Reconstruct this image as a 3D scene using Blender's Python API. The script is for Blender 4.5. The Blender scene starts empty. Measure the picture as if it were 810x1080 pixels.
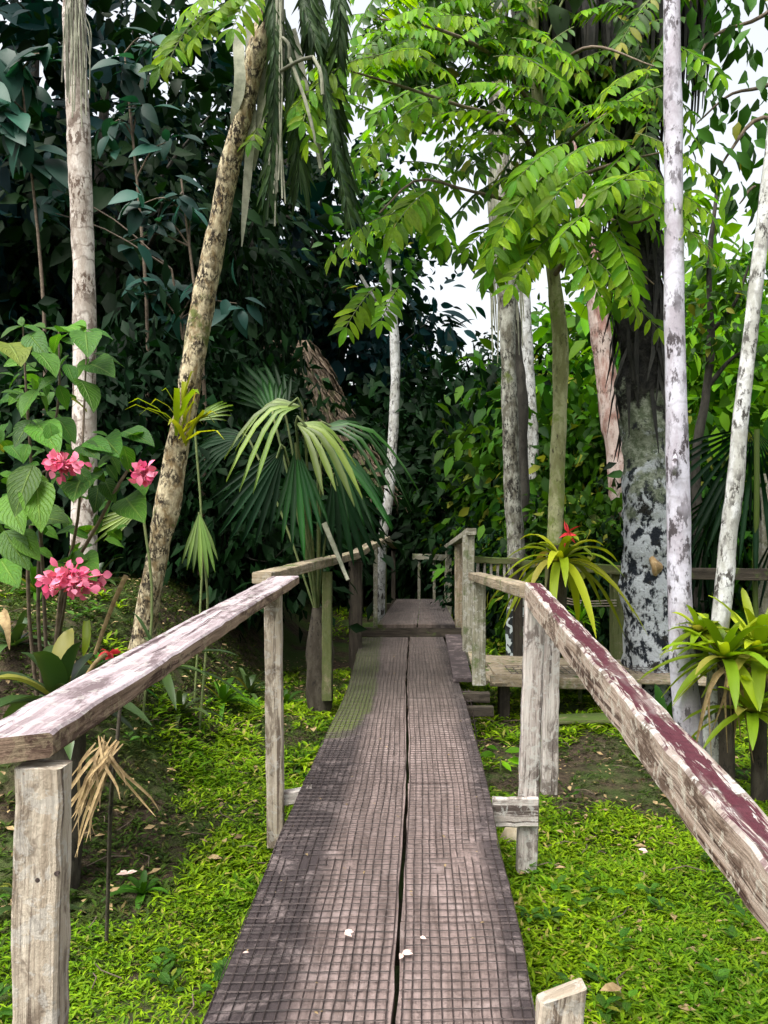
import bpy, math
import numpy as np
from mathutils import Vector

SC = bpy.context.scene
COL = SC.collection
F = 815.0            # focal length in pixels of the 810 x 1080 picture
HY = 555.0           # horizon row
CZ = 1.75            # camera height

# ------------------------------------------------------------------ camera, sky, sun, exposure
cam_d = bpy.data.cameras.new('camera')
cam = bpy.data.objects.new('camera', cam_d)
COL.objects.link(cam)
cam.location = (0, 0, CZ)
cam.rotation_euler = (math.radians(90), 0, 0)
cam_d.sensor_fit = 'VERTICAL'
cam_d.sensor_height = 36
cam_d.lens = 36 * F / 1080
cam_d.shift_y = (HY - 540) / 1080
cam_d.clip_start = 0.05
cam_d.clip_end = 900
SC.camera = cam

SUN_EL, SUN_AZ = math.radians(62), math.radians(218)     # azimuth clockwise from +Y
world = bpy.data.worlds.new('World')
SC.world = world
world.use_nodes = True
wn = world.node_tree
sky = wn.nodes.new('ShaderNodeTexSky')
sky.sky_type = 'NISHITA'
sky.sun_disc = False
sky.sun_elevation = SUN_EL
sky.sun_rotation = SUN_AZ
sky.air_density = 1.6
sky.dust_density = 6.0
sky.ozone_density = 1.0
hs = wn.nodes.new('ShaderNodeHueSaturation')
hs.inputs['Saturation'].default_value = 0.25
bg = wn.nodes['Background']
wn.links.new(sky.outputs[0], hs.inputs['Color'])
wn.links.new(hs.outputs[0], bg.inputs[0])
bg.inputs[1].default_value = 0.09

sd = bpy.data.lights.new('sun', 'SUN')
sd.energy = 1.5
sd.angle = math.radians(38)
sd.color = (1.0, 0.96, 0.88)
so = bpy.data.objects.new('sun', sd)
COL.objects.link(so)
sdir = Vector((math.sin(SUN_AZ) * math.cos(SUN_EL), math.cos(SUN_AZ) * math.cos(SUN_EL), math.sin(SUN_EL)))
so.rotation_euler = sdir.to_track_quat('Z', 'Y').to_euler()
so.location = (0, 0, 30)

SC.view_settings.view_transform = 'Standard'
SC.view_settings.look = 'None'
SC.view_settings.exposure = 1.9
SC.view_settings.gamma = 1.0
SC.render.engine = 'CYCLES'
SC.cycles.use_denoising = True
SC.cycles.max_bounces = 7
SC.cycles.diffuse_bounces = 3
SC.cycles.glossy_bounces = 2
SC.cycles.transmission_bounces = 4
SC.cycles.transparent_max_bounces = 4
SC.cycles.caustics_reflective = False
SC.cycles.caustics_refractive = False
SC.cycles.use_adaptive_sampling = True

# ------------------------------------------------------------------ helpers
RNG = np.random.RandomState(11)
def rs(seed): return np.random.RandomState(seed)
def P(px, py, Y): return np.array([(px - 405.0) / F * Y, Y, CZ - (py - HY) / F * Y])
def nrm(a):
    a = np.asarray(a, float)
    return a / np.maximum(np.linalg.norm(a, axis=-1, keepdims=True), 1e-9)
def sstep(x):
    x = np.clip(x, 0, 1); return x * x * (3 - 2 * x)
_LAT = rs(5).rand(256, 256)
def vn(x, y):
    x = np.asarray(x, float); y = np.asarray(y, float)
    xi = np.floor(x).astype(int); yi = np.floor(y).astype(int)
    fx = sstep(x - xi); fy = sstep(y - yi)
    g = lambda a, b: _LAT[a % 256, b % 256]
    return (g(xi, yi) * (1 - fx) + g(xi + 1, yi) * fx) * (1 - fy) + (g(xi, yi + 1) * (1 - fx) + g(xi + 1, yi + 1) * fx) * fy
def smooth_path(pts, n):
    """Catmull-Rom through rows of any width"""
    p = np.asarray(pts, float)
    p = np.vstack([2 * p[0] - p[1], p, 2 * p[-1] - p[-2]])
    out = []
    k = len(p) - 3
    for t in np.linspace(0, k - 1e-6, n):
        i = int(t); u = t - i
        a, b, c, d = p[i:i + 4]
        out.append(.5 * (2 * b + (c - a) * u + (2 * a - 5 * b + 4 * c - d) * u * u + (3 * b - a - 3 * c + d) * u ** 3))
    return np.array(out)

class MB:
    def __init__(s): s.v, s.uv, s.q, s.t, s.qm, s.tm, s.n = [], [], [], [], [], [], 0
    def add(s, V, Q=None, T=None, UV=None, m=0):
        V = np.asarray(V, float).reshape(-1, 3)
        s.v.append(V); s.uv.append(np.zeros((len(V), 2)) if UV is None else np.asarray(UV, float).reshape(-1, 2))
        if Q is not None and len(Q): s.q.append(np.asarray(Q) + s.n); s.qm.append(np.full(len(Q), m))
        if T is not None and len(T): s.t.append(np.asarray(T) + s.n); s.tm.append(np.full(len(T), m))
        s.n += len(V)
    def tube(s, pts, rad, n=8, noise=0.0, seed=0, m=0, cap=True):
        p = np.asarray(pts, float); k = len(p)
        r = np.broadcast_to(np.asarray(rad, float), (k,)).copy()
        d = nrm(np.gradient(p, axis=0))
        ref = np.array([0.0, 1.0, 0.0]) if abs(d[:, 1]).mean() < .8 else np.array([1.0, 0, 0])
        a = nrm(np.cross(d, ref)); b = np.cross(d, a)
        th = np.linspace(0, 2 * math.pi, n + 1)
        L = np.concatenate([[0], np.cumsum(np.linalg.norm(np.diff(p, axis=0), axis=1))])
        R = np.repeat(r[:, None], n + 1, 1)
        if noise:
            o = seed * 7.31
            R *= 1 + noise * 2 * (vn(L[:, None] * 3 + o, np.cos(th)[None] * 1.3 + 5 + o) - .5 + .5 * (vn(L[:, None] * 11 + o, np.sin(th)[None] * 2 + 9) - .5))
            R[:, -1] = R[:, 0]
        V = p[:, None] + R[..., None] * (np.cos(th)[None, :, None] * a[:, None] + np.sin(th)[None, :, None] * b[:, None])
        UV = np.stack([np.repeat(L[:, None], n + 1, 1), np.repeat((th / (2 * math.pi))[None], k, 0)], -1)
        i = np.arange(k - 1)[:, None] * (n + 1) + np.arange(n)[None]
        Q = np.stack([i, i + 1, i + n + 2, i + n + 1], -1).reshape(-1, 4)
        s.add(V, Q, None, UV, m)
        if cap:
            for e, flip in ((0, 1), (k - 1, 0)):
                ring = V[e, :n]
                T = [(0, 1 + j, 1 + (j + 1) % n) if flip == 0 else (0, 1 + (j + 1) % n, 1 + j) for j in range(n)]
                s.add(np.vstack([p[e][None], ring]), None, T, None, m)
    def plank(s, p0, p1, w, t, up=(0, 0, 1), seg=14, jit=.002, seed=0, bev=.006, m=0, w1=None, t1=None, skew0=0., skew1=0.):
        p0 = np.asarray(p0, float); p1 = np.asarray(p1, float)
        d = nrm(p1 - p0); side = nrm(np.cross(d, up)); u = np.cross(side, d)
        r = rs(seed + 100)
        prof = np.array([(-.5, -.5, 1, 0), (.5, -.5, -1, 0), (.5, -.5, 0, 1), (.5, .5, 0, -1), (.5, .5, -1, 0), (-.5, .5, 1, 0), (-.5, .5, 0, -1), (-.5, -.5, 0, 1)])
        k = seg + 1; ts = np.linspace(0, 1, k); L = np.linalg.norm(p1 - p0)
        W = w + ((w1 or w) - w) * ts; T_ = t + ((t1 or t) - t) * ts
        x = prof[None, :, 0] * W[:, None] + prof[None, :, 2] * bev
        y = prof[None, :, 1] * T_[:, None] + prof[None, :, 3] * bev
        ids = np.array([0, 1, 1, 2, 2, 3, 3, 0])
        jx = (r.rand(k, 4) - .5) * 2 * jit; jy = (r.rand(k, 4) - .5) * 2 * jit
        x = x + jx[:, ids]; y = y + jy[:, ids]
        sag = (vn(ts * 2.2 + seed, seed * 1.7) - .5) * .012
        sk = np.zeros((k, 8)); sk[0] = x[0] * skew0; sk[-1] = x[-1] * skew1
        V = p0 + (ts * L)[:, None, None] * d + sk[..., None] * d + x[..., None] * side + (y + sag[:, None])[..., None] * u
        per = np.array([0, w, w, w + t, w + t, 2 * w + t, 2 * w + t, 2 * w + 2 * t]) + seed * .37
        UV = np.stack([np.repeat((ts * L)[:, None], 8, 1) + seed * 1.13, np.repeat(per[None], k, 0)], -1)
        Vc = np.concatenate([V, V[:, :1]], 1); UVc = np.concatenate([UV, UV[:, -1:] + 0.01], 1)
        i = np.arange(seg)[:, None] * 9 + np.arange(8)[None]
        Q = np.stack([i, i + 1, i + 10, i + 9], -1).reshape(-1, 4)
        s.add(Vc, Q, None, UVc, m)
        for e, rev in ((0, 1), (k - 1, 0)):
            c = V[e].mean(0); uv = np.stack([x[e] * 1.0, y[e]], -1)
            T = [(0, 1 + (j + 1) % 8, 1 + j) if rev else (0, 1 + j, 1 + (j + 1) % 8) for j in range(8)]
            s.add(np.vstack([c[None], V[e]]), None, T, np.vstack([[0, 0], uv]), m)
    def leaves(s, tmpl, pos, X, Z, sc, ws=None, m=0):
        TV, TQ, TUV = tmpl
        pos = np.asarray(pos, float).reshape(-1, 3); n = len(pos)
        X = nrm(np.broadcast_to(X, (n, 3))); Z = np.broadcast_to(Z, (n, 3))
        Yv = nrm(np.cross(Z, X)); Z = np.cross(X, Yv)
        sc = np.broadcast_to(np.asarray(sc, float), (n,)); ws = sc if ws is None else np.broadcast_to(np.asarray(ws, float), (n,))
        V = pos[:, None] + sc[:, None, None] * (TV[None, :, 0, None] * X[:, None] + TV[None, :, 2, None] * Z[:, None]) + ws[:, None, None] * TV[None, :, 1, None] * Yv[:, None]
        Q = (TQ[None] + (np.arange(n) * len(TV))[:, None, None]).reshape(-1, 4)
        s.add(V, Q, None, np.tile(TUV, (n, 1)), m)
    def strap(s, pts, wid, up=(0, 0, 1), fold=.25, m=0, wav=0.0, seed=0):
        p = np.asarray(pts, float); k = len(p); w = np.broadcast_to(np.asarray(wid, float), (k,))
        d = nrm(np.gradient(p, axis=0)); sd_ = nrm(np.cross(d, np.asarray(up, float) + np.array([1e-3, 2e-3, 0]))); u = np.cross(sd_, d)
        wv = (vn(np.arange(k) * 1.3 + seed, seed * .77) - .5) * wav
        V = np.stack([p - sd_ * w[:, None] / 2 + u * (fold * w + wv)[:, None], p, p + sd_ * w[:, None] / 2 + u * (fold * w - wv)[:, None]], 1)
        UV = np.stack([np.repeat(np.linspace(0, 1, k)[:, None], 3, 1), np.repeat(np.array([[0, .5, 1]]), k, 0)], -1)
        i = np.arange(k - 1)[:, None] * 3 + np.arange(2)[None]
        s.add(V, np.stack([i, i + 1, i + 4, i + 3], -1).reshape(-1, 4), None, UV, m)
    def build(s, name, mats, parent=None, loc=None, smooth=True):
        V = np.concatenate(s.v); UV = np.concatenate(s.uv)
        base = np.zeros(3)
        if parent is not None: base = np.array(parent.get('_o', (0, 0, 0)))
        elif loc is not None: base = np.asarray(loc, float)
        V = V - base
        q = np.concatenate(s.q) if s.q else np.zeros((0, 4), int); t = np.concatenate(s.t) if s.t else np.zeros((0, 3), int)
        me = bpy.data.meshes.new(name)
        nq, nt = len(q), len(t)
        me.vertices.add(len(V)); me.vertices.foreach_set('co', V.astype(np.float32).ravel())
        lp = np.concatenate([q.ravel(), t.ravel()]).astype(np.int32)
        me.loops.add(len(lp)); me.loops.foreach_set('vertex_index', lp)
        me.polygons.add(nq + nt)
        st = np.concatenate([np.arange(nq) * 4, nq * 4 + np.arange(nt) * 3]).astype(np.int32)
        me.polygons.foreach_set('loop_start', st)
        mi = np.concatenate(s.qm + s.tm) if (s.qm or s.tm) else np.zeros(0)
        me.polygons.foreach_set('material_index', mi.astype(np.int32))
        me.polygons.foreach_set('use_smooth', np.full(nq + nt, smooth))
        uvl = me.uv_layers.new(name='UVMap')
        uvl.data.foreach_set('uv', UV[lp].astype(np.float32).ravel())
        for m_ in (mats if isinstance(mats, (list, tuple)) else [mats]): me.materials.append(m_)
        me.update(calc_edges=True); me.validate()
        o = bpy.data.objects.new(name, me); COL.objects.link(o)
        if parent is not None: o.parent = parent
        elif loc is not None: o.location = loc
        if parent is None: o['_o'] = [float(x) for x in base]
        return o

def tag(o, label=None, cat=None, group=None, kind=None):
    if label: o['label'] = label
    if cat: o['category'] = cat
    if group: o['group'] = group
    if kind: o['kind'] = kind
    return o
def thing(name, label, cat, loc, group=None):
    o = bpy.data.objects.new(name, None); COL.objects.link(o)
    o.location = [float(x) for x in loc]; o['_o'] = [float(x) for x in loc]
    o.empty_display_size = .2
    return tag(o, label, cat, group)
def copy_tree(root, loc, rz=0., sc=1., label=None, group=None):
    r = root.copy(); COL.objects.link(r)
    r.location = loc; r.rotation_euler = (0, 0, rz); r.scale = (sc,) * 3 if np.isscalar(sc) else sc
    if label: r['label'] = label
    if group: r['group'] = group
    for ch in list(root.children):
        c = ch.copy(); COL.objects.link(c); c.parent = r
        for g in list(ch.children):
            d = g.copy(); COL.objects.link(d); d.parent = c
    return r

def leaf_t(nl=4, ratio=.4, fold=.15, droop=.15, peak=.4, sharp=1.0, wavy=0.0):
    xs = np.linspace(0, 1, nl + 1)
    a = peak / (1 - peak)
    w = np.where(xs < peak, np.sin(np.clip(xs / peak, 0, 1) * math.pi / 2) ** .8, np.cos(np.clip((xs - peak) / (1 - peak), 0, 1) * math.pi / 2) ** sharp)
    w = np.maximum(w, .02) * ratio / 2
    V, UV = [], []
    for i, x in enumerate(xs):
        zc = -droop * x * x
        wz = wavy * math.sin(i * 2.1)
        V += [(x, -w[i], zc + fold * w[i] * 2 + wz), (x, 0, zc), (x, w[i], zc + fold * w[i] * 2 - wz)]
        UV += [(x, 0), (x, .5), (x, 1)]
    Q = []
    for i in range(nl):
        for j in range(2):
            k = i * 3 + j; Q.append((k, k + 1, k + 4, k + 3))
    return np.array(V, float), np.array(Q), np.array(UV, float)
LEAF_BIG = leaf_t(8, .58, .14, .22, .36, .9, .012)
LEAF_OVAL = leaf_t(5, .36, .16, .2, .5, .7)
LEAF_MID = leaf_t(3, .5, .15, .2, .4, .8)
LEAF_WALL = leaf_t(6, .5, .1, .3, .4, .9)
LEAF_LOW = leaf_t(2, .46, .15, .15, .5, 1)
LEAF_THIN = leaf_t(3, .2, .2, .3, .4, .8)
PETAL = leaf_t(4, .85, .12, .3, .5, .6)
GRASS_T = leaf_t(2, .26, .2, .35, .45, .9)

# ------------------------------------------------------------------ materials
class NT:
    def __init__(s, name):
        s.m = bpy.data.materials.new(name); s.m.use_nodes = True
        s.t = s.m.node_tree; s.b = s.t.nodes['Principled BSDF']; s.out = s.t.nodes['Material Output']
    def n(s, ty, **kw):
        nd = s.t.nodes.new(ty)
        for k, v in kw.items():
            if hasattr(nd, k): setattr(nd, k, v)
        return nd
    def set(s, nd, key, v):
        if isinstance(v, bpy.types.NodeSocket): s.t.links.new(v, nd.inputs[key])
        elif v is not None:
            if isinstance(v, (tuple, list)) and len(v) == 3 and nd.inputs[key].type == 'RGBA': v = (*v, 1)
            nd.inputs[key].default_value = v
    def coord(s, which='Object', scale=(1, 1, 1), rnd=False):
        c = s.n('ShaderNodeTexCoord'); mp = s.n('ShaderNodeMapping')
        s.t.links.new(c.outputs[which], mp.inputs[0]); mp.inputs['Scale'].default_value = scale
        if rnd:
            oi = s.n('ShaderNodeObjectInfo'); cb = s.n('ShaderNodeCombineXYZ')
            ml = s.math('MULTIPLY', oi.outputs['Random'], 37.0)
            for i in range(3): s.t.links.new(ml, cb.inputs[i])
            s.t.links.new(cb.outputs[0], mp.inputs['Location'])
        return mp.outputs[0]
    def noise(s, vec, scale, detail=4, rough=.6, dist=0.):
        nd = s.n('ShaderNodeTexNoise'); s.t.links.new(vec, nd.inputs['Vector'])
        nd.inputs['Scale'].default_value = scale; nd.inputs['Detail'].default_value = detail
        nd.inputs['Roughness'].default_value = rough; nd.inputs['Distortion'].default_value = dist
        return nd.outputs[0]
    def voro(s, vec, scale, feature='F1', rnd=1.0):
        nd = s.n('ShaderNodeTexVoronoi', feature=feature); s.t.links.new(vec, nd.inputs['Vector']); nd.inputs['Scale'].default_value = scale
        nd.inputs['Randomness'].default_value = rnd
        return nd.outputs['Distance']
    def ramp(s, fac, *stops, interp='LINEAR'):
        nd = s.n('ShaderNodeValToRGB'); s.t.links.new(fac, nd.inputs[0]); cr = nd.color_ramp; cr.interpolation = interp
        while len(cr.elements) < len(stops): cr.elements.new(.5)
        for e, (p, c) in zip(cr.elements, stops):
            e.position = p; e.color = (*c, 1) if not np.isscalar(c) else (c, c, c, 1)
        return nd.outputs[0]
    def mix(s, fac, a, b, mode='MIX'):
        nd = s.n('ShaderNodeMix', data_type='RGBA', blend_type=mode)
        s.set(nd, 0, fac); s.set(nd, 6, a); s.set(nd, 7, b)
        return nd.outputs[2]
    def math(s, op, a, b=None, clamp=False):
        nd = s.n('ShaderNodeMath', operation=op, use_clamp=clamp); s.set(nd, 0, a)
        if b is not None: s.set(nd, 1, b)
        return nd.outputs[0]
    def mrange(s, v, a, b, c=0., d=1.):
        nd = s.n('ShaderNodeMapRange', interpolation_type='SMOOTHSTEP'); s.set(nd, 0, v)
        for i, x in enumerate((a, b, c, d)): nd.inputs[1 + i].default_value = x
        return nd.outputs[0]
    def bump(s, h, strength=.5, dist=.02):
        nd = s.n('ShaderNodeBump'); s.t.links.new(h, nd.inputs['Height']); nd.inputs['Strength'].default_value = strength; nd.inputs['Distance'].default_value = dist
        s.t.links.new(nd.outputs[0], s.b.inputs['Normal'])
    def fin(s, col, rough=.8, spec=.4):
        s.set(s.b, 'Base Color', col); s.set(s.b, 'Roughness', rough); s.set(s.b, 'Specular IOR Level', spec)
        return s.m

def m_leaf(name, c1, c2, back=None, trans=.4, rough=.45, veins=0.0, old=None, spec=.5, patch=None):
    s = NT(name)
    g = s.n('ShaderNodeNewGeometry'); r = g.outputs['Random Per Island']
    oi = s.n('ShaderNodeObjectInfo')
    col = s.mix(r, c1, c2)
    r2 = s.math('FRACT', s.math('MULTIPLY', r, 17.3))
    val = s.mrange(r2, 0, 1, .6, 1.35)
    hsv = s.n('ShaderNodeHueSaturation'); s.set(hsv, 'Color', col); s.set(hsv, 'Value', val)
    s.set(hsv, 'Hue', s.mrange(oi.outputs['Random'], 0, 1, .485, .515))
    col = hsv.outputs[0]
    if old is not None:
        col = s.mix(s.mrange(s.math('FRACT', s.math('MULTIPLY', r, 53.7)), .93, .97), col, old)
    if patch:
        col = s.mix(s.mrange(s.noise(s.coord('Object'), patch[1], 4, .65), .42, .68, 0, .85), col, s.mix(.3, patch[0], col))
    uv = s.n('ShaderNodeTexCoord').outputs['UV']
    sx = s.n('ShaderNodeSeparateXYZ'); s.t.links.new(uv, sx.inputs[0])
    mid = s.math('ABSOLUTE', s.math('SUBTRACT', sx.outputs[1], .5))
    if veins:
        midm = s.mrange(mid, .0, .05, 1, 0)
        vv = s.math('SUBTRACT', s.math('MULTIPLY', sx.outputs[0], 9.0), s.math('MULTIPLY', mid, 7.0))
        vw = s.math('ABSOLUTE', s.math('SUBTRACT', s.math('FRACT', vv), .5))
        vein = s.math('MAXIMUM', midm, s.math('MULTIPLY', s.mrange(vw, .0, .16, 1, 0), .6))
        col = s.mix(s.math('MULTIPLY', vein, veins), col, s.mix(.55, col, (.35, .5, .12)))
        bl = s.noise(s.coord('Object'), 30, 2)
        col = s.mix(s.mrange(bl, .35, .75, 0, .35), col, s.mix(.7, col, (.01, .03, .01)))
        s.bump(s.math('SUBTRACT', bl, vein), .7, .008)
    s.fin(col, rough, spec)
    tr = s.n('ShaderNodeBsdfTranslucent')
    s.set(tr, 'Color', s.mix(1.0, col, (1.25, 1.25, .55), 'MULTIPLY') if back is None else back)
    ms = s.n('ShaderNodeMixShader'); ms.inputs[0].default_value = trans
    s.t.links.new(s.b.outputs[0], ms.inputs[1]); s.t.links.new(tr.outputs[0], ms.inputs[2])
    s.t.links.new(ms.outputs[0], s.out.inputs[0])
    return s.m

def m_bark(name, base, light, dark, scale=6., darkamt=.5, rings=0.0, moss=None, mossamt=0., zsq=.45, patch=.5, bump=.6, lich=0.):
    s = NT(name)
    v = s.coord('Object', (1, 1, zsq)); vi = s.coord('Object')
    n1 = s.noise(v, scale, 6, .65, .3)
    col = s.mix(s.mrange(n1, patch - .1, patch + .1), base, light)
    n2 = s.noise(v, scale * 3.2, 5, .7)
    sp = s.mrange(n2, .66 - .22 * darkamt, .72 - .2 * darkamt)
    n3 = s.noise(vi, scale * .7, 3, .5)
    sp = s.math('MULTIPLY', sp, s.mrange(n3, .35, .62, .15, 1))
    col = s.mix(sp, col, dark)
    fine = s.noise(vi, 60, 4, .7)
    col = s.mix(s.mrange(fine, .3, .75, .0, .35), col, s.mix(.5, col, dark))
    if lich:
        vo = s.noise(vi, scale * 2.4, 3, .45, .6)
        lm = s.mrange(vo, .52, .55)
        lm = s.math('MULTIPLY', lm, lich)
        col = s.mix(lm, col, s.mix(s.noise(vi, 20), (.62, .66, .68), (.42, .5, .5)))
    if rings:
        c = s.n('ShaderNodeTexCoord'); sx = s.n('ShaderNodeSeparateXYZ'); s.t.links.new(c.outputs['Object'], sx.inputs[0])
        zz = s.math('ADD', s.math('MULTIPLY', sx.outputs[2], 6.0), s.math('MULTIPLY', n3, 2.0))
        fr = s.math('ABSOLUTE', s.math('SUBTRACT', s.math('FRACT', zz), .5))
        rg = s.math('MULTIPLY', s.mrange(fr, .02, .09, 1, 0), s.mrange(n1, .35, .6, .2, 1))
        col = s.mix(s.math('MULTIPLY', rg, rings), col, dark)
    if moss:
        mm = s.mrange(s.noise(vi, 2.2, 5, .7), .62 - mossamt * .4, .7 - mossamt * .3)
        col = s.mix(mm, col, moss)
    s.bump(s.math('ADD', n1, s.math('MULTIPLY', n2, .6)), bump, .02)
    return s.fin(col, .9, .25)

def m_wood(name, base, light, dark, paint=None, moss=0.0, lichen=0.0, stain=.5, side=None):
    s = NT(name)
    uv = s.coord('UV', (1, 1, 1), True)
    g1 = s.noise(s.coord('UV', (2.2, 38, 1), True), 1.0, 6, .65, .4)
    g2 = s.noise(s.coord('UV', (7, 120, 1), True), 1.0, 4, .6)
    pt = s.noise(s.coord('UV', (4, 9, 1), True), 1.0, 6, .7, .5)
    col = s.mix(s.mrange(g1, .3, .68), base, light)
    col = s.mix(s.mrange(g2, .5, .8, 0, .5), col, dark)
    col = s.mix(s.math('MULTIPLY', s.mrange(pt, .5, .6), stain), col, s.mix(.35, dark, base))
    dr = s.noise(s.coord('UV', (1.1, 26, 1), True), 1.0, 7, .72, .6)
    col = s.mix(s.math('MULTIPLY', s.mrange(dr, .54, .6), stain), col, dark)
    ob = s.coord('Object')
    fine = s.noise(ob, 55, 5, .75)
    if lichen:
        l = s.mrange(s.noise(ob, 22, 6, .7, .4), .53, .58)
        col = s.mix(s.math('MULTIPLY', l, lichen), col, (.5, .49, .46))
    gm = s.n('ShaderNodeNewGeometry'); sx = s.n('ShaderNodeSeparateXYZ'); s.t.links.new(gm.outputs['True Normal'], sx.inputs[0])
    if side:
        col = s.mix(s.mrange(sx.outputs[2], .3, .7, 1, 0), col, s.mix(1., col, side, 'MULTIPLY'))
    if paint:
        top = s.mrange(sx.outputs[2], .5, .8)
        su = s.n('ShaderNodeSeparateXYZ'); s.t.links.new(s.n('ShaderNodeTexCoord').outputs['UV'], su.inputs[0])
        cen = s.math('SUBTRACT', 1.0, s.math('DIVIDE', s.math('ABSOLUTE', s.math('SUBTRACT', su.outputs[1], 15.4125)), .0425))
        pa = s.mrange(s.math('ADD', s.noise(s.coord('UV', (7, 60, 1), True), 1.0, 9, .7, .6), s.math('MULTIPLY', s.math('SUBTRACT', cen, .36), .2)), .465, .515)
        lowp = s.mrange(s.noise(s.coord('UV', (1.3, 5, 1), True), 1., 3), .36, .5, .35, 1)
        pm = s.math('MULTIPLY', s.math('MULTIPLY', pa, lowp), s.math('ADD', s.math('MULTIPLY', top, .95), .03))
        col = s.mix(pm, col, s.mix(s.mrange(fine, .3, .8), paint, (paint[0] * 1.9, paint[1] * 2.6, paint[2] * 2.2)))
    if moss:
        mm = s.mrange(s.noise(ob, 6, 6, .7), .62 - .4 * moss, .74 - .35 * moss)
        mm = s.math('MULTIPLY', mm, s.mrange(sx.outputs[2], -.6, .6, .35, 1))
        col = s.mix(mm, col, s.mix(fine, (.04, .075, .012), (.1, .14, .03)))
    col = s.mix(s.mrange(fine, .55, .8, 0, .35), col, dark)
    s.bump(s.math('ADD', s.math('ADD', s.math('MULTIPLY', g1, .8), s.math('MULTIPLY', g2, .5)), s.math('MULTIPLY', fine, .5)), .7, .012)
    return s.fin(col, .85, .25)

def m_plain(name, c1, c2, scale=20., rough=.8, trans=0., spec=.4):
    s = NT(name)
    n = s.noise(s.coord('Object'), scale, 5, .65)
    col = s.mix(s.mrange(n, .3, .7), c1, c2)
    g = s.n('ShaderNodeNewGeometry')
    hsv = s.n('ShaderNodeHueSaturation'); s.set(hsv, 'Color', col); s.set(hsv, 'Value', s.mrange(g.outputs['Random Per Island'], 0, 1, .65, 1.3))
    s.bump(n, .4, .01)
    s.fin(hsv.outputs[0], rough, spec)
    if trans:
        tr = s.n('ShaderNodeBsdfTranslucent'); s.set(tr, 'Color', hsv.outputs[0])
        ms = s.n('ShaderNodeMixShader'); ms.inputs[0].default_value = trans
        s.t.links.new(s.b.outputs[0], ms.inputs[1]); s.t.links.new(tr.outputs[0], ms.inputs[2]); s.t.links.new(ms.outputs[0], s.out.inputs[0])
    return s.m

M = {}
M['bright'] = m_leaf('leaf_bright', (.07, .25, .002), (.27, .43, .004), trans=.55, rough=.5, veins=.15, spec=.25)
M['fresh'] = m_leaf('leaf_fresh', (.02, .1, .005), (.07, .2, .008), trans=.35, rough=.55, veins=.6, old=(.2, .22, .02), spec=.3)
M['dark'] = m_leaf('leaf_dark', (.0016, .0095, .0025), (.005, .023, .005), trans=.2, rough=.6, spec=.08)  # darker than a real leaf: forest shade put into the colour
M['teal'] = m_leaf('leaf_teal', (.0009, .009, .011), (.003, .024, .026), trans=.2, rough=.6, spec=.08)  # forest shade and bluish sky cast put into the leaf colour
M['tealmid'] = m_leaf('leaf_teal_mid', (.003, .028, .02), (.018, .085, .055), trans=.3, rough=.5, spec=.25)
M['far'] = m_leaf('leaf_far_green', (.006, .035, .003), (.045, .13, .006), trans=.35, rough=.6, old=(.22, .24, .03), spec=.12)
M['mid'] = m_leaf('leaf_mid', (.012, .06, .004), (.04, .14, .006), trans=.35, rough=.55, old=(.25, .25, .03), spec=.25)
M['sunny'] = m_leaf('leaf_sunny', (.05, .19, .003), (.16, .34, .004), trans=.5, rough=.55, spec=.2)
M['palm'] = m_leaf('palm_leaf', (.008, .05, .008), (.025, .1, .012), trans=.3, rough=.45, spec=.35)
M['palm_pale'] = m_leaf('palm_leaf_pale', (.1, .18, .025), (.17, .25, .04), trans=.35, rough=.5)
M['palm_dark'] = m_leaf('palm_leaf_dark', (.003, .02, .005), (.007, .032, .008), trans=.25, rough=.55, spec=.15)
M['brom'] = m_leaf('bromeliad_leaf', (.1, .2, .004), (.32, .36, .012), trans=.4, rough=.5, old=(.36, .27, .07), spec=.3)
M['bromdark'] = m_leaf('bromeliad_leaf_dark', (.02, .05, .012), (.05, .085, .02), trans=.2, rough=.4, old=(.3, .28, .05))
M['grass'] = m_leaf('ground_cover', (.085, .2, .002), (.25, .38, .006), trans=.4, rough=.6, old=(.38, .33, .08), patch=((.03, .14, .003), 1.1), spec=.2)
M['mossy'] = m_leaf('shade_ground_cover', (.012, .04, .003), (.045, .09, .008), trans=.2, rough=.7, old=(.12, .09, .035), patch=((.05, .05, .012), 2.5), spec=.15)  # mossy green, dimmed so the shade under the plants is in the colour
M['dry'] = m_plain('dry_leaf', (.2, .13, .06), (.38, .28, .14), 30, .8, .2)
M['drygrey'] = m_plain('dead_frond', (.16, .17, .12), (.34, .34, .26), 12, .85, .15)
M['hang'] = m_leaf('hanging_leaf', (.015, .045, .014), (.045, .09, .025), trans=.25, rough=.55, spec=.25)
M['skirt'] = m_plain('old_frond_skirt', (.012, .013, .012), (.035, .033, .028), 12, .9)
M['pink'] = m_leaf('pink_petal', (.62, .05, .12), (.85, .3, .38), trans=.35, rough=.6, back=(.8, .15, .2, 1), spec=.2)
M['red'] = m_plain('red_bract', (.5, .015, .02), (.7, .04, .05), 30, .6, .2)
M['cream'] = m_plain('fallen_petal', (.6, .42, .38), (.75, .58, .5), 30, .7, .2)
M['stem'] = m_plain('green_stem', (.07, .11, .03), (.14, .16, .06), 15)
M['twig'] = m_plain('brown_twig', (.07, .05, .035), (.16, .12, .085), 25)
M['thatch'] = m_plain('thatch', (.07, .05, .032), (.2, .15, .1), 9)
M['thatchmoss'] = m_plain('thatch_moss', (.03, .045, .01), (.07, .08, .02), 9)
M['rust'] = m_plain('rusty_wire', (.018, .012, .011), (.07, .05, .046), 40, .6)
M['stone'] = m_plain('stone', (.28, .23, .15), (.42, .36, .26), 12)
M['stump'] = m_bark('stump_bark', (.035, .028, .02), (.07, .06, .045), (.012, .01, .008), 9)
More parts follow.
